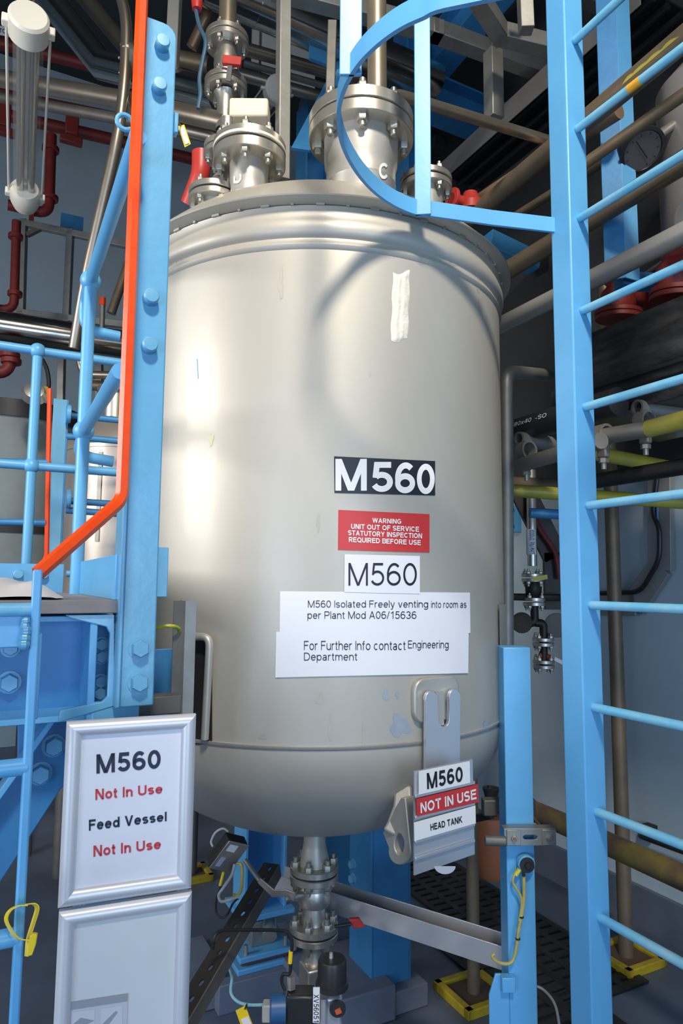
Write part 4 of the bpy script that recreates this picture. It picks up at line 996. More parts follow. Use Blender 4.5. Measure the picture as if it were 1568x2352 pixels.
# small orange-brown drum and valve behind the leg
solo('red_oxide_drum', MB().lathe([(0, 0), (.07, 0), (.08, .02), (.08, .22), (.07, .24), (0, .24)], PY(1128, 1940, 3.0)-Z*.12, Z, 28), mat('rust_orange', (.30, .11, .05), .6), 'rust orange drum seen behind the support leg', 'drum')
vv_ = thing('hand_valve', 'dark hand valve beside the vessel, left of the support leg', 'valve', tuple(PY(1128, 1860, 2.5)))
part('valve_body', MB().lathe([(0, 0), (.03, 0), (.035, .03), (.022, .06), (.03, .09), (0, .09)], PY(1128, 1870, 2.5), Z, 18), DARK, vv_)
part('valve_handle', MB().tube([PY(1120, 1812, 2.5), PY(1140, 1815, 2.5)], .012, 0, 10), DARK, vv_)
part('valve_stem', MB().tube([PY(1128, 1850, 2.5), PY(1130, 1812, 2.5)], .010, 0, 10), DARK, vv_)
part('inlet_pipe', MB().tube([PY(1128, 1872, 2.5), PY(1090, 1880, 2.6)], .014, 0, 10), DARK, vv_)
# ================================================================ background, right wall side
def wallp(px, py, off=0): return PP(px, py, uv(UR-off, 0), U)
pipe('lagged_pipe', 'grey horizontal pipe crossing behind the right end of the vessel and ladder', 'pipe', [(1120, 762, 2.75), (1300, 672, 'h'), (1700, 470, 'h')], .034, mat('grey_paint_pipe', (.36, .35, .33), .45, .2), 0)
pipe('process_pipe', 'brown weathered pipe rising right from behind the vessel rim', 'pipe', [(1120, 648, 2.9), (1290, 545, 'h'), (1700, 292, 'h')], .038, BROWN)
pipe('elbow_pipe', 'galvanised pipe with an elbow descending right beside the vessel', 'pipe', [(1262, 862, 2.7), (1163, 853, 2.35), (1163, 1560, 2.35)], .024, GALV, .06)
pp = PY(1163, 1075, 2.35)
solo('tape_band', MB().lathe([(.0212, -.03), (.0225, -.03), (.0225, .03), (.0212, .03)], pp, Z, 20, closed=True), mat('yellow_tape', (.45, .45, .05), .5), 'band of yellow paint on the elbowed galvanised pipe', 'tape')
# lagged black duct
dk = PP(1470, 800, uv(1.75, 0), U)
BLKL = mat('black_lagging', (.014, .014, .015), .30, 0, (.05, .05, .05), 7, .2, .9, 11, (1, 1, 3))
zT = PP(1366, 765, uv(1.75, 0), U).z; zBt = PP(1366, 962, uv(1.75, 0), U).z
dk_o = thing('lagged_duct', 'long black wrinkled lagged duct behind the ladder rungs', 'duct', tuple(Vector((dk.x, dk.y, zBt))))
mbd = MB(); v0 = (dk.dot(V)) 
def duct(a, b):
    return uv(1.75+.02*math.sin(b*7+a*9)*math.sin(b*3.1)-.012*abs(math.sin(b*11)), v0-1.3+1.66*a, zBt+(zT-zBt)*b)
mbd.grid(duct, 50, 22)
part('duct_face', mbd, BLKL, dk_o, smooth=50)
part('duct_body', MB().box(uv(1.75+.27, v0-.47, (zT+zBt)/2), (.5, 1.64, zT-zBt-.01)), BLKL, dk_o)
part('duct_seam', MB().tube([uv(1.735, v0-1.3, zBt+.1), uv(1.735, v0+.35, zBt+.1)], .008, 0, 8), BLACK, dk_o)
pipe('plastic_pipe', 'black plastic pipe with white lettering under the lagging, right of the vessel', 'pipe', [(1120, 1010, 2.6), (1290, 960, 'h'), (1420, 922, 'h')], .045, BLACKP)
pq = PY(1120, 1010, 2.6); pq2 = PH(1420, 922, pq.z); pdv = (pq2-pq).normalized(); pnn = pdv.cross(Z).normalized(); pnn = -pnn if pnn.y > 0 else pnn
pl_o = [o for o in bpy.data.objects if o.name.startswith('plastic_pipe')][0]
def onpipe(a, b):
    return pq + pdv*(a) + (pnn*math.cos(b/.0455)+Z*math.sin(b/.0455))*.0462
t_a = (PP(1168, 997, pq, pnn)-pq).dot(pdv); t_b = (PP(1278, 970, pq, pnn)-pq).dot(pdv)
lettering('pipe_print', 'REI7  80x40  -SO', WHITEG, pl_o, onpipe, (t_a, .004, t_b, .020), 0)
def stube(label, pts, r, mt): return pipe('scaffold_tube', label, 'scaffold tube', pts, r, mt, 0)
def hollow(label, a, b, r, mt):
    a = Vector(a); b = Vector(b); d = (b-a).normalized(); L = (b-a).length
    return solo('scaffold_tube', MB().lathe([(r*.72, 0), (r, 0), (r, L), (r*.72, L)], a, d, 24, closed=True), mt, label, 'scaffold tube')
TUBE = mat('grey_scaffold', (.30, .29, .27), .5, .5, (.20, .18, .15), 8, .6)
ta = PY(1462, 936, 2.05); hollow('grey scaffold tube with open end facing left above the yellow tube', ta, ta+U*.5-V*.05, .025, TUBE)
tq_ = pxs([(1372, 1005, 2.05), (1490, 985, 'h'), (1720, 925, 'h')])
sct = thing('scaffold_tube', 'long scaffold tube painted yellow at the right, behind the ladder', 'scaffold tube', tuple(tq_[1]))
part('bare_tube', MB().tube([tq_[0], tq_[1]], .0245, 0, 20), TUBE, sct); part('yellow_tube', MB().tube([tq_[1], tq_[2]], .0252, 0, 20), YELT, sct, label='yellow painted half of the tube')
def clamp(label, c, s=1.0, ax=U):
    t = thing('scaffold_clamp', label, 'clamp', tuple(c))
    part('clamp_band', MB().lathe([(.026*s, -.018), (.034*s, -.018), (.034*s, .018), (.026*s, .018)], c, ax, 20, closed=True), TUBE, t)
    part('clamp_jaw', MB().box(c-Z*.045*s, (.022, .034, .05)), TUBE, t, bevel=.005)
    part('clamp_bolt', MB().tube([c-Z*.05*s, c-Z*.105*s], .008, 0, 10), BOLT, t)
    part('clamp_nut', MB().hexa(c-Z*.085*s, Z, .015, .014), BOLT, t)
clamp('steel scaffold clamp joining the grey and yellow scaffold tubes', PY(1480, 968, 2.05), 1, V)
clamp('rusty scaffold clamp at the left end of the yellow scaffold tube', PY(1384, 1000, 2.05), 1, V)
tb_ = PY(1190, 1008, 2.35); hollow('open-ended scaffold tube beside the lettered black pipe', tb_, tb_+U*.35+V*.02, .026, TUBE)
stube('grey scaffold tube sloping behind the ladder rail, below the black pipe', [(1200, 1066, 2.3), (1300, 1038, 'h'), (1380, 1012, 'h')], .024, TUBE)
clamp('scaffold clamp on the open-ended tube beside the black pipe', PY(1208, 1035, 2.32), 1, V)
stube('dull yellow scaffold tube crossing below the long yellow tube', [(1350, 1038, 2.45), (1500, 1066, 2.75), (1545, 1074, 2.8)], .027, YELT)
stube('dark scaffold tube passing below the duct at the right', [(1350, 1108, 2.35), (1700, 1050, 1.95)], .026, DARK)
stube('lower yellow scaffold tube running from the vessel to the right edge', [(1150, 1125, 2.55), (1370, 1140, 2.55), (1700, 1165, 2.6)], .024, YELT)
stube('brown scaffold tube behind the lower yellow tube', [(1130, 1110, 2.75), (1340, 1118, 2.9)], .03, BROWN)
stube('weathered yellow and brown pipe running low along the right wall', [(1150, 1830, 3.05), (1300, 1895, 'h'), (1800, 2120, 'h')], .040, mat('flaked_yellow', (.13, .085, .055), .55, 0, (.30, .235, .04), 6, .2))
# cable tray on the wall
TRAY = mat('tray_grey', (.30, .31, .31), .5, .4)
tr = thing('cable_tray', 'bent grey cable tray with black cable on the right wall', 'cable tray', tuple(wallp(1480, 1380, .05)))
P3 = [wallp(1516, 1080, .03), wallp(1518, 1300, .03), wallp(1462, 1385, .03), wallp(1385, 1385, .03)]
for i in range(3): part('tray_length', MB().bar(P3[i], P3[i+1]+(P3[i+1]-P3[i]).normalized()*.02, .12, .03, U), TRAY, tr, bevel=.002)
P4 = [*[wallp(x, y, .058) for x, y in ((1512, 1060), (1505, 1130), (1498, 1180), (1514, 1215), (1514, 1285), (1470, 1360), (1380, 1363))]]
solo('power_cable', MB().tube(P4, .011, .05, 10), BLACK, 'thick black cable clipped along the bent tray on the right wall', 'cable')
solo('data_cable', MB().tube([wallp(1510, 1140, .052), wallp(1508, 1290, .052), wallp(1464, 1362, .052)], .005, .04, 8), mat('blue_cable', (.10, .25, .50), .5), 'thin blue cable beside the black one in the tray', 'cable')
t9 = thing('wall_conduit', 'short black wall conduit with clips above the low yellow pipe', 'conduit', tuple(wallp(1500, 1910, .04)))
part('conduit', MB().tube([wallp(1470, 1918, .0), wallp(1472, 1921, .05), wallp(1620, 1975, .05)], .012, .02, 10), DARK, t9)
part('clip', MB().box(wallp(1490, 1905, .03), (.05, .05, .04)), DARK, t9)
# valve assembly at the wall
va = thing('drain_valve_set', 'dark flanged valve set hanging from a labelled pipe near the right wall', 'valve', tuple(PY(1225, 1540, 3.0)))
VY = 3.0
def vp(x, y): return PY(x, y, VY)
part('drop_pipe', MB().tube([vp(1219, 1080), vp(1222, 1300)], .021, 0, 16), STEEL, va)
lbx = part('pipe_label', MB().lathe([(.0215, -.055), (.0225, -.055), (.0225, .055), (.0215, .055)], vp(1220, 1245), Z, 20, closed=True), WHITE, va)
lettering('label_text', 'Line No. 01003', INK, lbx, lambda a, b: PP(b, a, vp(1220, 1245)-Vector((0, .0235, 0)), Vector((0, 1, 0))), (1272, 1227, 1218, 1216), 0)
def vfl(x, y, r, sep=10):
    f1 = part('flange', MB().disc(vp(x, y)+Z*.003, Z, r, .015, 24), DARK if r > .05 else STEEL, va); f2 = part('flange', MB().disc(vp(x, y)-Z*.018, Z, r, .015, 24), STEEL, va)
    bolts(f1, vp(x, y), Z, r*.78, 4, .02, -.018, .018, .5)
vfl(1223, 1327, .048); vfl(1226, 1382, .048); vfl(1247, 1474, .046); vfl(1248, 1525, .046)
part('valve_body', MB().lathe([(.02, 0), (.034, .02), (.036, .05), (.022, .08)], vp(1225, 1372), Z, 20), DARK, va)
part('branch_pipe', MB().tube([vp(1226, 1385), vp(1228, 1430), vp(1190, 1436)], .018, .02, 12), DARK, va)
part('branch_pipe', MB().tube([vp(1228, 1430), vp(1248, 1432), vp(1248, 1530)], .018, .02, 12), DARK, va)
part('end_flange', MB().disc(vp(1198, 1430), Vector((-.3, -1, 0)), .045, .02, 24), DARK, va)
part('end_flange', MB().disc(vp(1278, 1436), Vector((-.3, -1, 0)), .052, .022, 24), GALVD, va)
part('valve_handle', MB().tube([vp(1238, 1505), vp(1262, 1510)], .014, 0, 10), REDB, va, label='red valve handle')
part('yellow_tag', MB().prism([vp(x, y)-Vector((0, .06, 0)) for x, y in ((1214, 1325), (1247, 1320), (1248, 1330), (1215, 1336))], (0, .002, 0)), YELT, va)
part('paper_tag', MB().prism([vp(x, y)-Vector((0, .05, 0)) for x, y in ((1266, 1506), (1295, 1520), (1295, 1530), (1264, 1514))], (0, .002, 0)), WHITE, va)
part('side_arm', MB().tube([vp(1178, 1371), vp(1300, 1373)], .016, 0, 10), DARK, va)
ws = thing('wall_sign', 'small blue wall sign with black figures, right of the vessel', 'sign', tuple(wallp(1185, 1192, .02)))
sp = part('sign_plate', MB().prism([wallp(x, y, .02) for x, y in ((1166, 1161), (1191, 1161), (1191, 1222), (1166, 1222))], U*.02), mat('sign_blue', (.10, .38, .66), .5), ws)
for y in (1167, 1204): lettering('sign_text', '3', INK, sp, lambda a, b: wallp(a, b, .0215), (1175, y+10, 1181, y), 0)
stube('blue square-ended bar crossing in front of the labelled drop pipe', [(1216, 1178, 2.7), (1330, 1184, 2.7)], .02, BLUED)
tr2 = thing('cable_ladder', 'dark cable tray carrying cables diagonally behind the ladder rail', 'cable tray', tuple(PY(1270, 1250, 3.1)))
for (a_, b_) in (((1200, 1130), (1275, 1280)), ((1275, 1270), (1279, 1400))):
    part('tray_length', MB().bar(PY(*a_, 3.1), PY(*b_, 3.1), .11, .03, (0, 1, 0)), DARK, tr2)
cable('red and black cable bundle lying in the dark diagonal tray', [(1215, 1160, 3.05), (1240, 1215, 3.05), (1275, 1270, 3.05), (1285, 1330, 3.05)], .012, mat('red_black_cable', (.25, .02, .02), .5, 0, (.02, .02, .02), 20, .3))
# hanging blue channel, grey vessel, gauge
hc = PY(1435, 640, 2.35); zlo = PY(1440, 640, 2.35).z
hgr = thing('hanging_channel', 'blue angled steel hanger descending behind the ladder rungs', 'hanger', (hc.x, hc.y, zlo))
part('hanger_leg', MB().box(Vector((hc.x, hc.y, (zlo+3.9)/2))+Vector((-.03, .01, 0)), (.072, .008, 3.9-zlo), (Vector((.9, -.43, 0)).normalized(), Vector((.43, .9, 0)).normalized(), Z)), BLUED, hgr, bevel=.002)
part('hanger_leg', MB().box(Vector((hc.x, hc.y, (zlo+3.9)/2))+Vector((.03, .01, 0)), (.072, .008, 3.9-zlo), (Vector((.9, .43, 0)).normalized(), Vector((-.43, .9, 0)).normalized(), Z)), BLUE, hgr, bevel=.002)
part('hanger_shelf', MB().bar(hc+Vector((.0, .06, .02)), hc+Vector((.25, .12, .035)), .06, .05), BLUED, hgr, bevel=.002)
gv = PY(1668, 450, 2.45)
gvt = thing('overhead_vessel', 'grey cylindrical vessel above the duct at the right edge', 'tank', (gv.x, gv.y, PY(1560, 600, 2.45).z))
part('vessel_wall', MB().lathe([(0, -.38), (.17, -.36), (.22, -.31), (.23, -.25), (.23, .42), (.17, .49), (0, .51)], Vector((gv.x, gv.y, gv.z+.02)), Z, 48), mat('grey_vessel', (.30, .275, .26), .45, .2), gvt)
part('side_pipe', MB().tube([Vector((gv.x-.35, gv.y-.35, gv.z-.28)), Vector((gv.x+.25, gv.y-.30, gv.z-.20))], .05, 0, 20), mat('grey_paint_pipe', (.36, .35, .33)), gvt)
gg = PY(1474, 345, 2.32); gn = Vector((.19, -.81, -1.05)).normalized()
ga = thing('pressure_gauge', 'round black-rimmed pressure gauge at the upper right', 'gauge', tuple(gg))
part('gauge_case', MB().lathe([(0, -.06), (.070, -.06), (.075, -.04), (.075, -.004), (.082, -.002), (.082, .006), (.070, .008), (.068, .003), (0, .003)], gg, gn, 36), BLACKP, ga)
GF = mat('gauge_face', (.10, .10, .097), .3); part('gauge_dial', MB().disc(gg+gn*.0032, gn, .067, .001, 36), GF, ga)
gx = gn.cross(Z).normalized(); gy = gx.cross(gn)
part('gauge_needle', MB().bar(gg+gn*.006-gx*.03-gy*.02, gg+gn*.006+gx*.04+gy*.025, .003, .001, gn), BLACK, ga)
for k in range(9):
    a_ = math.radians(-45+33.75*k); part('gauge_tick', MB().bar(gg+gn*.0048+(gx*math.cos(a_)+gy*math.sin(a_))*.052, gg+gn*.0048+(gx*math.cos(a_)+gy*math.sin(a_))*.062, .002, .0006, gn), BLACK, ga)
part('gauge_stem', MB().tube([gg-gn*.04, gg-gn*.04+Vector((.05, .02, .03)), gg-gn*.04+Vector((.16, .05, .12))], .017, .03, 12), STEEL, ga)
part('gauge_fitting', MB().lathe([(0, 0), (.03, 0), (.03, .03), (.022, .035), (.026, .06), (0, .06)], gg-gn*.04+Vector((.04, .02, .025)), Vector((.6, .1, .5)), 6), BRIGHT, ga)
# red valves on the duct
for (label, x, y, Y, s) in (('red oxide flanged valve above the near part of the black duct', 1550, 690, 2.3, 1.0), ('red oxide flanged valve above the black duct, beside the ladder rail', 1420, 735, 2.75, 1.1)):
    c = PY(x, y, Y); t = thing('red_valve', label, 'valve', tuple(c-Z*.02))
    part('flange', MB().disc(c, Vector((.05, -.1, 1)), .085*s, .018, 28), RED, t); part('flange', MB().disc(c+Z*.021, Vector((.05, -.1, 1)), .085*s, .018, 28), RED, t)
    part('valve_body', MB().lathe([(.05*s, .03), (.065*s, .06), (.06*s, .12), (.035*s, .15), (.05*s, .17), (0, .18)], c, Z, 24), RED, t)
    part('branch_pipe', MB().tube([c+Z*.11, c+Z*.13+U*.25], .032*s, 0, 16), RED, t)
rc = PY(1080, 470, 2.75); rv = thing('red_valve', 'small red flanged valve peeping over the hoop leg right of the lid', 'valve', tuple(rc-Z*.03))
part('valve_body', MB().lathe([(0, -.03), (.05, -.03), (.055, .0), (.035, .03), (.03, .05), (0, .055)], rc, Z, 20), mat('fire_red', (.46, .04, .03), .4), rv)
part('branch_pipe', MB().tube([rc-U*.10, rc+U*.12], .024, 0, 14), mat('fire_red', (.46, .04, .03), .4), rv)
part('flange', MB().disc(rc-U*.10, U, .045, .015, 20), mat('fire_red', (.46, .04, .03), .4), rv)
# overhead pipes along the building
pipe('process_pipe', 'rusty brown pipe rising from the small blind flange to the ladder', 'pipe', [(1060, 490, 2.9), (1300, 330, 'h'), (1420, 252, 'h')], .032, mat('rusty_pipe', (.20, .12, .07), .5, .3, (.30, .22, .14), 7, .6))
pipe('process_pipe', 'thin brown pipe parallel and below the rusty pipe', 'pipe', [(1170, 505, 3.1), (1290, 430, 'h'), (1500, 300, 'h')], .020, BROWN)
yp_ = pxs([(1330, 290, 2.2), (1568, 90, 'h'), (1700, -20, 'h')])
ym = thing('marked_pipe', 'dark brown pipe with yellow paint streaks at the upper right', 'pipe', tuple(yp_[1]))
part('pipe_run', MB().tube([yp_[0]+(yp_[0]-yp_[1]).normalized()*1.2, yp_[2]], .036, 0, 24), BROWN, ym)
yd = (yp_[1]-yp_[0]).normalized(); ysd = yd.cross(Z).normalized(); ysd = -ysd if ysd.y > 0 else ysd
for (x, y, L) in ((1470, 168, .10), (1500, 140, .09), (1535, 110, .07), (1445, 190, .06)):
    c = PP(x, y, yp_[0]+ysd*.034, ysd); c = yp_[0]+yd*(c-yp_[0]).dot(yd)
    part('paint_streak', MB().grid(lambda a, b: c+yd*(L*(a-.5))+(ysd*math.cos(-.42+.3*b*math.sin(3.1*a))+Z*math.sin(-.42+.3*b*math.sin(3.1*a)))*.0366, 10, 3), YELT, ym)
pipe('process_pipe', 'narrow dark pipe sloping just above the pressure gauge', 'pipe', [(1340, 378, 2.05), (1568, 218, 'h'), (1750, 92, 'h')], .018, BROWN)
pipe('process_pipe', 'brown pipe behind the third ladder rung, in front of the grey vessel', 'pipe', [(1340, 520, 2.3), (1568, 372, 'h'), (1800, 225, 'h')], .019, BROWN)
pipe('process_pipe', 'thin bright pipe low at the right edge under the grey vessel', 'pipe', [(1480, 630, 2.9), (1568, 570, 'h'), (1750, 450, 'h')], .014, PIPE)
pipe('branch_pipe', 'brown pipe with an elbow leaving the large nozzle toward the ladder', 'pipe', [(897, 262, 2.06), (901, 216, 2.08), (960, 232, 2.14), (1300, 336, 2.55)], .0195, PIPE, .06)
pipe('riser_pipe', 'upright brown steel pipe rising from the large nozzle marked C', 'pipe', [(866, 232, 2.07), (864, -80, 2.07)], .032, mat('bronze_pipe', (.40, .34, .25), .35, .7, (.30, .25, .18), 4, .5))
# long cable trunking along the hall
t0 = PH(1000, 408, 4.0); t1 = PH(1470, -20, 4.0)
tk = thing('cable_trunking', 'long dark open cable tray with grey lip passing behind the ladder', 'cable tray', tuple((t0+t1)/2-Z*.05))
tv = (t1-t0).normalized(); tu = -tv.cross(Z).normalized()
part('tray_lip', MB().bar(t0, t1, .006, .12), mat('tray_lip_grey', (.30, .285, .26), .5, .3), tk, bevel=.001)
part('tray_lip', MB().bar(t0+tu*.36, t1+tu*.36, .006, .05), GALVD, tk)
part('tray_bed', MB().bar(t0+tu*.18+Z*.03, t1+tu*.18+Z*.03, .36, .01), BLACK, tk)
for k in range(3): part('tray_cable', MB().tube([t0+tu*(.08+.09*k)+Z*.005, t1+tu*(.08+.09*k)+Z*.005], .018, 0, 10), BLACK, tk)
# galvanised frames overhead
def sq(label, pts, s, mt=GALV, name='square_beam', cat='beam'):
    P = pxs(pts); t = MB()
    for i in range(len(P)-1):
        d = (P[i+1]-P[i]).normalized(); t.bar(P[i]-d*s*.4, P[i+1]+d*s*.4, s, s)
    return solo(name, t, mt, label, cat, bevel=.003)
sq('galvanised square beam crossing behind the safety hoop', [(640, -25, 2.75), (1000, 72, 'h'), (1290, 180, 'h')], .075)
sq('bent galvanised square beam above the hoop near the ladder', [(1075, -40, 2.3), (1150, 78, 'h'), (1310, 118, 'h')], .065)
sq('galvanised hanger dropping from the beam behind the hoop', [(1132, 130, 2.75), (1134, 262, 2.75)], .062, GALV, 'strut_hanger', 'hanger')
sq('short galvanised upright rising above the bent beam', [(1204, -30, 2.35), (1208, 60, 2.35)], .05, GALV, 'strut_hanger', 'hanger')
sq('upright galvanised square tube behind the flange marked D', [(652, -60, 2.25), (648, 405, 2.25)], .042, GALV, 'square_post', 'post')
sq('slim galvanised post left of the large nozzle', [(763, 60, 2.5), (757, 250, 2.5)], .036, GALVD, 'square_post', 'post')
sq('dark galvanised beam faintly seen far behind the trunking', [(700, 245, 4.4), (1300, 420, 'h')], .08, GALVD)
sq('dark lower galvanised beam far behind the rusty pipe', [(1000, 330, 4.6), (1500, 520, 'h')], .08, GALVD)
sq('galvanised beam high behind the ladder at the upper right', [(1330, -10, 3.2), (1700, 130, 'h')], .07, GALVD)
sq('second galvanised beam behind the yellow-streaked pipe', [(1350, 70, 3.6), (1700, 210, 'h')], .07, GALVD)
# overhead blue steelwork
def ibeam(label, a, b, h_, w_, mt=BLUED):
    a, b = pxs([a, b]); t = thing('steel_beam', label, 'beam', tuple((a+b)/2-Z*h_/2))
    part('top_flange', MB().bar(a+Z*h_/2, b+Z*h_/2, w_, .014), mt, t); part('bottom_flange', MB().bar(a-Z*h_/2, b-Z*h_/2, w_, .014), mt, t)
    part('web', MB().bar(a, b, .012, h_), mt, t); return t
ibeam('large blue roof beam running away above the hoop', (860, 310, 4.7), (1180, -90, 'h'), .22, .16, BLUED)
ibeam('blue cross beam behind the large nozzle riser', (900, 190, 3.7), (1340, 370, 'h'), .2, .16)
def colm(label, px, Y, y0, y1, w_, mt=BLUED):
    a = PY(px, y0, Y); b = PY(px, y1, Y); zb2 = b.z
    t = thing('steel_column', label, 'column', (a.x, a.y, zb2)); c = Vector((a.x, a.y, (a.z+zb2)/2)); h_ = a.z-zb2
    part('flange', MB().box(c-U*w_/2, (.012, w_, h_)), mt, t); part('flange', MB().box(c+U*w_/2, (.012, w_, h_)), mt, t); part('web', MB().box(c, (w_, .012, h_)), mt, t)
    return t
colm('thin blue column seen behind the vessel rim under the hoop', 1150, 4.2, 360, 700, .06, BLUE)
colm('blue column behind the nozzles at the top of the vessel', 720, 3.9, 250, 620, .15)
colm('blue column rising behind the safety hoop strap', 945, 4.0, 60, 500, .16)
cb0, cb1 = pxs([(690, 345, 3.0), (800, 130, 3.4)])
sb_ = thing('splice_plate', 'blue bolted bracing strip slanting left of the large nozzle', 'brace', tuple((cb0+cb1)/2))
sp_ = part('brace_bar', MB().bar(cb0, cb1, .012, .09, (1, 0, 0)), BLUED, sb_)
for k in range(4): inst('bolt', HEXME, sp_, cb0.lerp(cb1, .3+.16*k)-Vector((0, .012, 0)), Vector((0, -1, 0)), .03)
solo('blue_panel', MB().box(PY(735, 125, 3.3), (.12, .02, .10)), BLUED, 'small blue plate near the white ceiling panels', 'plate')
sq('blue bracket behind the vessel rim, right of the hoop', [(1130, 560, 3.6), (1215, 600, 3.7)], .10, BLUED, 'steel_bracket', 'bracket')
# white ceiling panels
for i, (label, x0, x1, y0, y1) in enumerate((('white ceiling panel between the shiny pipe and the square tube', 580, 640, 70, 160), ('white ceiling panel just right of the square tube', 655, 722, 90, 200))):
    p0 = PY(x0, y0, 5.2); p1 = PY(x1, y1, 5.2)
    solo('ceiling_panel', MB().box((p0+p1)/2, (abs(p1.x-p0.x)*1.05, .04, abs(p0.z-p1.z)*1.1)), PANELM, label, 'panel')
# ================================================================ background, top centre
vA = thing('isolation_valve', 'flanged stainless valve with red handle above the nozzle marked D', 'valve', tuple(PY(520, 300, 2.6)))
vx = PY(519, 180, 2.6)
def vz(py): return PY(519, py, 2.6).z
def vq(py): return Vector((vx.x, vx.y, vz(py)))
part('upper_pipe', MB().tube([vq(92), vq(-90)], .036, 0, 24), mat('bronze_pipe', (.4, .34, .25)), vA)
flange_pair(vA, vq(97), Z, .088, .022, 6, .026, .25); flange_pair(vA, vq(202), Z, .086, .022, 6, .026, .25)
part('valve_body', MB().lathe([(.04, vz(188)), (.048, vz(170)), (.052, vz(150)), (.044, vz(125)), (.04, vz(110))], Vector((vx.x, vx.y, 0)), Z, 28), STEEL, vA)
part('red_grip', MB().box(PY(533, 141, 2.5), (.075, .02, .036), (Vector((1, 0, -.12)).normalized(), Vector((0, 1, 0)), Vector((.12, 0, 1)).normalized())), REDB, vA, bevel=.003, label='red lever grip')
part('lever_arm', MB().bar(PY(528, 150, 2.5), PY(524, 186, 2.52), .02, .006, (0, 1, 0)), GALVD, vA)
part('lower_neck', MB().lathe([(.05, vz(218)), (.036, vz(235)), (.033, vz(262)), (.036, vz(300))], Vector((vx.x, vx.y, 0)), Z, 24), STEEL, vA)
tj = vq(282)
pipe('header_pipe', 'long stainless pipe joining the valve from the far left', 'pipe', [(-180, 148, 3.1), (300, 232, 2.78), (519, 282, 2.6)], .038, PIPE, 0)
pipe('header_pipe', 'dull grey pipe just below the long stainless pipe at left', 'pipe', [(-180, 190, 3.3), (300, 278, 3.0), (500, 316, 2.9)], .026, GALVD)
pipe('header_pipe', 'stainless pipe with white label beneath the valve tee', 'pipe', [(390, 292, 2.75), (520, 322, 2.75), (620, 352, 2.9)], .026, PIPE)
flv = thing('flange_joint', 'bolted flange joint with a small elbow behind the nozzle marked D', 'flange', tuple(PY(505, 410, 2.12)))
fc = PY(520, 352, 2.15); flange_pair(flv, fc, Z, .075, .02, 6, .024, .2)
part('elbow_pipe', MB().tube([fc+Z*.12, fc-Z*.07, PY(497, 425, 2.02)], .024, .05, 16), STEEL, flv)
solo('instrument_box', MB().box(PY(574, 262, 2.25), (.135, .08, .068), (Vector((1, 0, 0)), Vector((0, 1, 0)), Z)), BEIGE, 'small cream instrument box behind the flange marked D', 'box', bevel=.008)
# big shiny overhead pipe
pipe('clad_pipe', 'large mirror-bright clad pipe across the top centre', 'pipe', [(470, -40, 3.0), (800, 105, 'h'), (1000, 190, 'h')], .098, BRIGHT, collars=((0, .35, .100, .02, BRIGHT),))
pipe('process_pipe', 'brown pipe running behind the square tube at top centre', 'pipe', [(560, 112, 3.6), (860, 196, 'h')], .036, PIPE)
pipe('process_pipe', 'second pipe below it crossing behind the valve', 'pipe', [(540, 168, 3.5), (880, 262, 'h')], .032, PIPE)
pipe('process_pipe', 'pale channel-like pipe between the brown pipes', 'pipe', [(560, 145, 3.9), (880, 235, 'h')], .02, GALV)
# second fluorescent fitting
def lamp(label, a, b, r, capm, tubes=2, lit=False):
    a, b = pxs([a, b]); d = (b-a).normalized(); t = thing('strip_lamp', label, 'lamp', tuple((a+b)/2-Z*r))
    part('end_cap', MB().lathe([(0, -.05), (r*1.1, -.05), (r*1.25, -.04), (r*1.25, .035), (r*1.02, .05), (0, .05)], a, d, 28), CREAM, t)
    part('end_cap', MB().lathe([(0, -.05), (r*1.05, -.05), (r*1.25, -.03), (r*1.25, .03), (r*1.0, .075), (0, .085)], b, d, 28), CREAM, t)
    part('glass_tube', MB().lathe([(r*.98, 0), (r*.98, (b-a).length)], a, d, 28), glass('lamp_glass_'+label[:5].strip(), (.55, .54, .50), .12), t)
    s = d.cross(Z).normalized()
    part('reflector', MB().bar(a+Z*r*.55, b+Z*r*.55, r*1.4, .004), ALU, t)
    for k in (-1, 1):
        part('fluorescent_tube', MB().tube([a+s*k*r*.42-Z*r*.1, b+s*k*r*.42-Z*r*.1], r*.30, 0, 14), mat('unlit_tube', (.60, .58, .52), .22, .9), t)
        part('tie_rod', MB().tube([a+s*k*r*1.32, b+s*k*r*1.32], .005, 0, 8), CREAM, t)
        part('rod_lug', MB().box(a+s*k*r*1.32, (.03, .03, .03), (d, s, Z)), CREAM, t, bevel=.004); part('rod_lug', MB().box(b+s*k*r*1.32, (.03, .03, .03), (d, s, Z)), CREAM, t, bevel=.004)
    part('hanger', MB().tube([a.lerp(b, .5)+Z*r*.6, a.lerp(b, .5)+Z*2.0], .008, 0, 8), GALVD, t)
    return t
lamp('long caged fluorescent lamp with cream end caps hanging at upper left', (66, 62, 2.15), (58, 448, 2.98), .052, CREAM)
lamp('far fluorescent lamp with cream end cap behind the square tube', (636, 208, 3.6), (560, 300, 4.4), .06, CREAM)
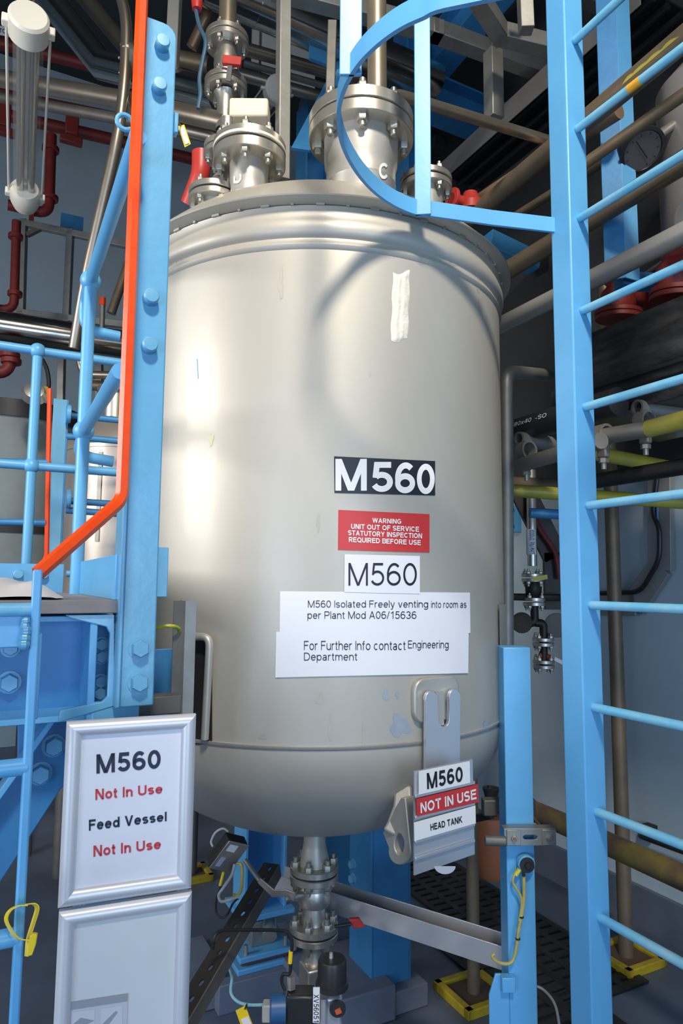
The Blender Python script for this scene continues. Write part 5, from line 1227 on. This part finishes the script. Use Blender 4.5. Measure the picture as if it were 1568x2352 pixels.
# ================================================================ background, left
sq('beige upright pipe-like duct left of the valve, top', [(405, -60, 3.0), (395, 150, 3.0)], .055, mat('beige_duct', (.40, .37, .31), .5), 'upright_duct', 'duct')
pipe('process_pipe', 'copper brown pipe slanting beside the beige duct', 'pipe', [(520, -60, 3.1), (440, 110, 3.2)], .028, mat('copper_brown', (.34, .22, .14), .35, .7))
cl_ = PY(470, 90, 2.35)
solo('instrument_cable', MB().curve([PY(452, -20, 2.4), PY(450, 20, 2.4), PY(458, 60, 2.4), PY(472, 95, 2.4), PY(465, 140, 2.4), PY(458, 180, 2.4), PY(460, 215, 2.4), PY(455, 250, 2.4)], .008), mat('dark_blue_cable', (.04, .10, .16), .4), 'dark blue cable hanging left of the red-handled valve', 'cable')
solo('cable_plug', MB().lathe([(0, 0), (.018, 0), (.022, .03), (.016, .07), (0, .075)], PY(452, 22, 2.4), Z, 16), REDB, 'red plug at the top of the hanging cable', 'plug')
pipe('bent_pipe', 'dull pipe bending down the far left side beside the orange rail', 'pipe', [(262, -60, 2.7), (292, 40, 2.7), (287, 190, 2.7), (270, 320, 2.72), (196, 640, 2.85), (170, 800, 2.9)], .024, PIPE, .25)
fb = thing('flange_joint', 'dark bolted flange on the pipe behind the orange rail', 'flange', tuple(PY(290, 140, 2.7)))
flange_pair(fb, PY(302, 143, 2.75), (U+Z*.1), .075, .02, 6, .024, .3, mt=GALVD)
pipe('clad_pipe', 'polished mitred cladding on a pipe at the upper left', 'pipe', [(60, -70, 3.2), (235, 150, 3.2), (500, 215, 3.0)], .072, BRIGHT)
pipe('process_pipe', 'dark pipe above the polished mitred cladding', 'pipe', [(150, -60, 3.4), (290, 110, 3.4), (480, 150, 3.4)], .045, BROWN)
pipe('red_pipe', 'red pipe crossing the upper left above the long stainless pipe', 'pipe', [(-180, 58, 4.6), (120, 128, 'h'), (420, 205, 'h')], .045, RED)
pipe('red_pipe', 'red pipe crossing the left below the grey pipe', 'pipe', [(-180, 220, 4.6), (300, 330, 'h'), (520, 385, 'h')], .045, RED)
pipe('red_pipe', 'second red pipe close beneath the first at upper left', 'pipe', [(-180, 178, 4.3), (300, 276, 'h'), (480, 318, 'h')], .035, RED)
def redv(label, x0, y0, x1, y1, Y, r=.035):
    a = PY(x0, y0, Y); b = PY(x1, y1, Y); t = thing('red_pipe', label, 'pipe', tuple(b))
    part('pipe_run', MB().tube([a, b, b+(-U*.25)], r, .08, 16), RED, t)
    part('collar', MB().disc(b+Z*.10, Z, r*1.6, .03, 18), RED, t); part('collar', MB().disc(a-Z*.12, Z, r*1.6, .03, 18), RED, t)
    part('elbow_flange', MB().disc(b-U*.12, U, r*1.9, .03, 18), RED, t)
redv('upright red pipe with an elbow behind the lamp at left', 118, 310, 112, 492, 4.4)
redv('upright red pipe with a label at the far left edge', 38, 508, 32, 715, 4.2, .028)
redv('short red pipe elbow beside the left guard rail', 28, 790, 20, 860, 3.9, .035)
for (label, x, y) in (('red pipe clamp hanging from the upper red pipe behind the lamp', 165, 290), ('red pipe clamp at the far left below the stainless pipe', 10, 270)):
    c = PY(x, y, 4.3); solo('pipe_clamp', MB().box(c, (.08, .10, .16)).box(c-Z*.1, (.14, .05, .05)), RED, label, 'clamp', bevel=.006)
pipe('fire_hose_pipe', 'bright red pipe elbow behind the flanges at the left of the lid', 'pipe', [(462, 352, 2.35), (462, 400, 2.35), (435, 470, 2.4)], .034, mat('fire_red', (.46, .04, .03), .4), .1)
lpl = thing('pipe_label', 'white safety label on the red pipe at the top left', 'label', tuple(PY(12, 78, 4.4)))
pl_ = part('label_plate', MB().prism([PY(x, y, 4.4) for x, y in ((-20, 55), (44, 68), (44, 88), (-20, 76))], (0, .004, 0)), WHITE, lpl)
lettering('label_text', 'TO BE', INK, pl_, lambda a, b: PY(a, b+ (a+2)*.2, 4.396), (-2, 74, 30, 64), 0)
yt3 = thing('inspection_tag', 'yellow and white inspection tag beside the bolted blue post', 'tag', tuple(PY(425, 312, 1.5)))
part('tag_card', MB().prism([PY(x, y, 1.5) for x, y in ((409, 290), (423, 286), (438, 330), (424, 338))], (0, .002, 0)), YELLOW, yt3)
part('tag_insert', MB().prism([PY(x, y, 1.498) for x, y in ((412, 293), (422, 290), (434, 328), (425, 332))], (0, .0015, 0)), WHITE, yt3)
part('tag_string', MB().tube([PY(415, 289, 1.5), PY(404, 270, 1.42)], .0015, 0, 6), BLACK, yt3)
# strut frame on the back wall
fr = thing('support_rack', 'grey strut frame standing against the pale wall at left', 'frame', tuple(PY(110, 740, 4.6)))
for (a_, b_) in (((55, 505), (48, 742)), ((162, 528), (152, 745)), ((50, 512), (300, 565)), ((40, 718), (300, 748)), ((142, 815), (138, 1000)), ((228, 820), (226, 1040))):
    part('strut', MB().bar(PY(*a_, 4.6), PY(*b_, 4.6), .045, .045, (0, 1, 0)), GALV, fr, bevel=.002)
part('strut_brace', MB().bar(PY(62, 540, 4.6), PY(92, 525, 4.6), .03, .03, (0, 1, 0)), GALVD, fr)
solo('wall_bracket', MB().box(PY(165, 512, 5.0), (.16, .06, .10)), BLUED, 'small blue bracket on the pale wall behind the strut frame', 'bracket')
pipe('clad_pipe', 'large polished horizontal clad pipe across the left side', 'pipe', [(-150, 728, 3.9), (300, 795, 'h'), (520, 828, 'h')], .098, BRIGHT, collars=((0, .58, .0995, .03, BRIGHT),))
pipe('drop_pipe', 'thin grey upright pipe with orange cap at left', 'pipe', [(236, 684, 4.2), (234, 760, 4.2)], .016, GALV, collars=((0, .12, .019, .05, ORANGE),))
pipe('drop_pipe', 'slanting brown pipe near the orange rail at left', 'pipe', [(300, 590, 4.2), (255, 720, 4.2)], .028, BROWN)
pipe('drop_pipe', 'small coupled stainless pipes under the large clad pipe', 'pipe', [(180, 815, 3.7), (190, 860, 3.7), (260, 862, 3.7)], .022, PIPE, .05)
pipe('drop_pipe', 'dark pipe running level under the clad pipe behind the rails', 'pipe', [(210, 885, 3.8), (300, 890, 3.8)], .03, BROWN)
cable('black cable hanging from the clad pipe behind the left guard rail', [(97, 826, 3.7), (108, 850, 3.7), (112, 885, 3.7), (104, 905, 3.7)], .012, BLACK)
# far second platform post and orange rail
fo_ = PY(130, 1100, 3.2)
f2p = thing('platform_stanchion', 'distant blue post with bolted flanges and orange rail, left background', 'post', tuple(Vector((fo_.x, fo_.y, PY(120, 1300, 3.2).z-.1))))
zA = PY(130, 917, 3.2).z; zB = PY(130, 1300, 3.2).z-.1
part('face_plate', MB().box(Vector((fo_.x, fo_.y, (zA+zB)/2)), (.062, .012, zA-zB)), BLUEB, f2p, bevel=.002)
part('side_flange', MB().box(Vector((fo_.x, fo_.y, (zA+zB)/2))+U*.034+V*.03, (.010, .07, zA-zB)), BLUED, f2p, bevel=.002)
sbz = zB+.04
part('support_beam', MB().bar(Vector((fo_.x, fo_.y, sbz)), Vector((fo_.x, fo_.y, sbz))+U*(UL-Vector((fo_.x, fo_.y, 0)).dot(U)), .06, .08), BLUED, f2p)
for y in (950, 1145):
    part('bolted_flange', MB().disc(PY(152, y, 3.18), U, .045, .016, 20), BLUE, f2p); part('bolted_flange', MB().disc(PY(156, y, 3.18), U, .045, .012, 20), BLUE, f2p)
part('grab_rail', MB().tube([PY(85, 1312, 3.1), PY(107, 1280, 3.1), PY(114, 893, 3.1)], .011, .02, 8), ORANGE, f2p, label='thin orange grab rail')
for y0, y1 in ((953, 965), (1002, 1012), (1150, 1156), (1172, 1178)):
    solo('guard_rail', MB().tube([PY(152, y0, 3.22), PY(330, y1+6, 3.3)], .016, 0, 12), BLUED, {953: 'topmost thin blue rail behind the ball-jointed handrail', 1002: 'second thin blue rail down behind the handrail', 1150: 'third thin blue rail down, beside the lower bolted flange', 1172: 'lowest thin blue rail behind the handrail'}[y0], 'rail')
solo('guard_rail', MB().tube([PY(-60, 1058, 3.0), PY(110, 1062, 3.1)], .014, 0, 12), BLUED, 'thin blue rail behind the mid rail at the far left', 'rail')
solo('guard_rail', MB().tube([PY(-60, 1198, 3.0), PY(105, 1201, 3.1)], .016, 0, 12), BLUED, 'low blue rail at the far left above the toe board', 'rail')
# distant vessels
dvp = PY(290, 1200, 3.9)
dvs = thing('process_vessel', 'distant stainless vessel with domed top behind the left handrail', 'tank', (dvp.x, dvp.y, 0))
zt_ = PY(220, 1045, 3.9).z
part('shell', MB().lathe([(0, .75), (.25, .78), (.36, .9), (.36, zt_-.02), (.365, zt_-.02), (.365, zt_), (.355, zt_), (.34, zt_+.05), (.28, zt_+.13), (.18, zt_+.19), (.06, zt_+.21), (0, zt_+.21)], Vector((dvp.x, dvp.y, 0)), Z, 64), mat('far_stainless', (.52, .47, .42), .4, .6), dvs)
part('nozzle', MB().lathe([(0, 0), (.07, 0), (.07, .2), (.10, .2), (.10, .225), (0, .225)], Vector((dvp.x-.06, dvp.y-.1, zt_+.14)), Z, 28), STEEL, dvs)
part('shell_seam', MB().box(Vector((dvp.x-.035, dvp.y-.36, zt_/2+.85)), (.02, .01, zt_-1.8), (Vector((1, 0, 0)), Vector((0, 1, 0)), Z)), NECK, dvs)
gvp = PY(20, 1150, 4.2)
gv2 = thing('process_vessel', 'dark grey vessel with black band behind the far left guard rail', 'tank', (gvp.x, gvp.y, 0))
zt2 = PY(40, 985, 4.2).z
part('shell', MB().lathe([(0, .75), (.3, .78), (.42, .9), (.42, zt2), (.38, zt2+.05), (0, zt2+.06)], Vector((gvp.x, gvp.y, 0)), Z, 56), mat('grey_green_vessel', (.20, .24, .25), .5, .2, (.15, .18, .19), 3, .5), gv2)
part('top_band', MB().lathe([(.425, zt2-.01), (.435, zt2-.01), (.435, zt2+.09), (.425, zt2+.09)], Vector((gvp.x, gvp.y, 0)), Z, 56, closed=True), BLACKP, gv2)
part('lower_band', MB().lathe([(.421, 0), (.432, 0), (.432, .04), (.421, .04)], Vector((gvp.x, gvp.y, PY(40, 1232, 4.2).z)), Z, 56, closed=True), BLACK, gv2)
bt_ = thing('drain_fitting', 'small pipe fitting with yellow tag behind the far left guard rail', 'fitting', tuple(PY(85, 915, 3.6)))
part('fitting_body', MB().lathe([(0, 0), (.06, 0), (.07, .02), (.05, .06), (0, .07)], PY(80, 910, 3.6), Vector((.3, -.8, .3)), 20), STEEL, bt_)
part('fitting_tag', MB().box(PY(100, 900, 3.58), (.04, .01, .06)), YELP, bt_)
part('fitting_cap', MB().sphere(PY(64, 900, 3.6), .03, 14), mat('green_cap', (.06, .16, .06), .5), bt_)
# wall pipe behind platform

for (nm, p) in (('dvs', dvs), ('gv2', gv2)):
    c = dvp if p is dvs else gvp; r_ = .28 if p is dvs else .34
    for a_ in (90, 210, 330):
        x_, y_ = c.x+r_*math.cos(math.radians(a_)), c.y+r_*math.sin(math.radians(a_))
        part('leg', MB().tube([Vector((x_, y_, 0)), Vector((x_, y_, .9))], .03, 0, 12), GALVD, p)

GROUPS = {'scaffold_tube': 'scaffold tubes right of the vessel', 'scaffold_clamp': 'clamps on the scaffold tubes', 'sign_plate': 'sign plates in the hanging holder', 'paper_notice': 'paper notices taped to the vessel',
          'guard_rail': 'thin blue rails at far left', 'process_pipe': 'overhead process pipes', 'red_pipe': 'red pipes at upper left', 'header_pipe': 'stainless header pipes at upper left', 'steel_column': 'blue steel columns',
          'steel_beam': 'blue roof beams', 'square_beam': 'galvanised square beams overhead', 'strip_lamp': 'caged fluorescent lamps', 'snap_frame': 'silver snap frames', 'pipe_stand': 'pipes in yellow-edged feet', 'plinth': 'concrete plinths',
          'floor_grating': 'slotted floor gratings', 'clad_pipe': 'polished clad pipes', 'drop_pipe': 'small drop pipes at left', 'ceiling_panel': 'white ceiling panels', 'red_valve': 'red valves'}
for o in list(bpy.data.objects):
    if o.parent is None and 'label' in o:
        k = o.name.split('.')[0]
        if k in GROUPS: o['group'] = GROUPS[k]
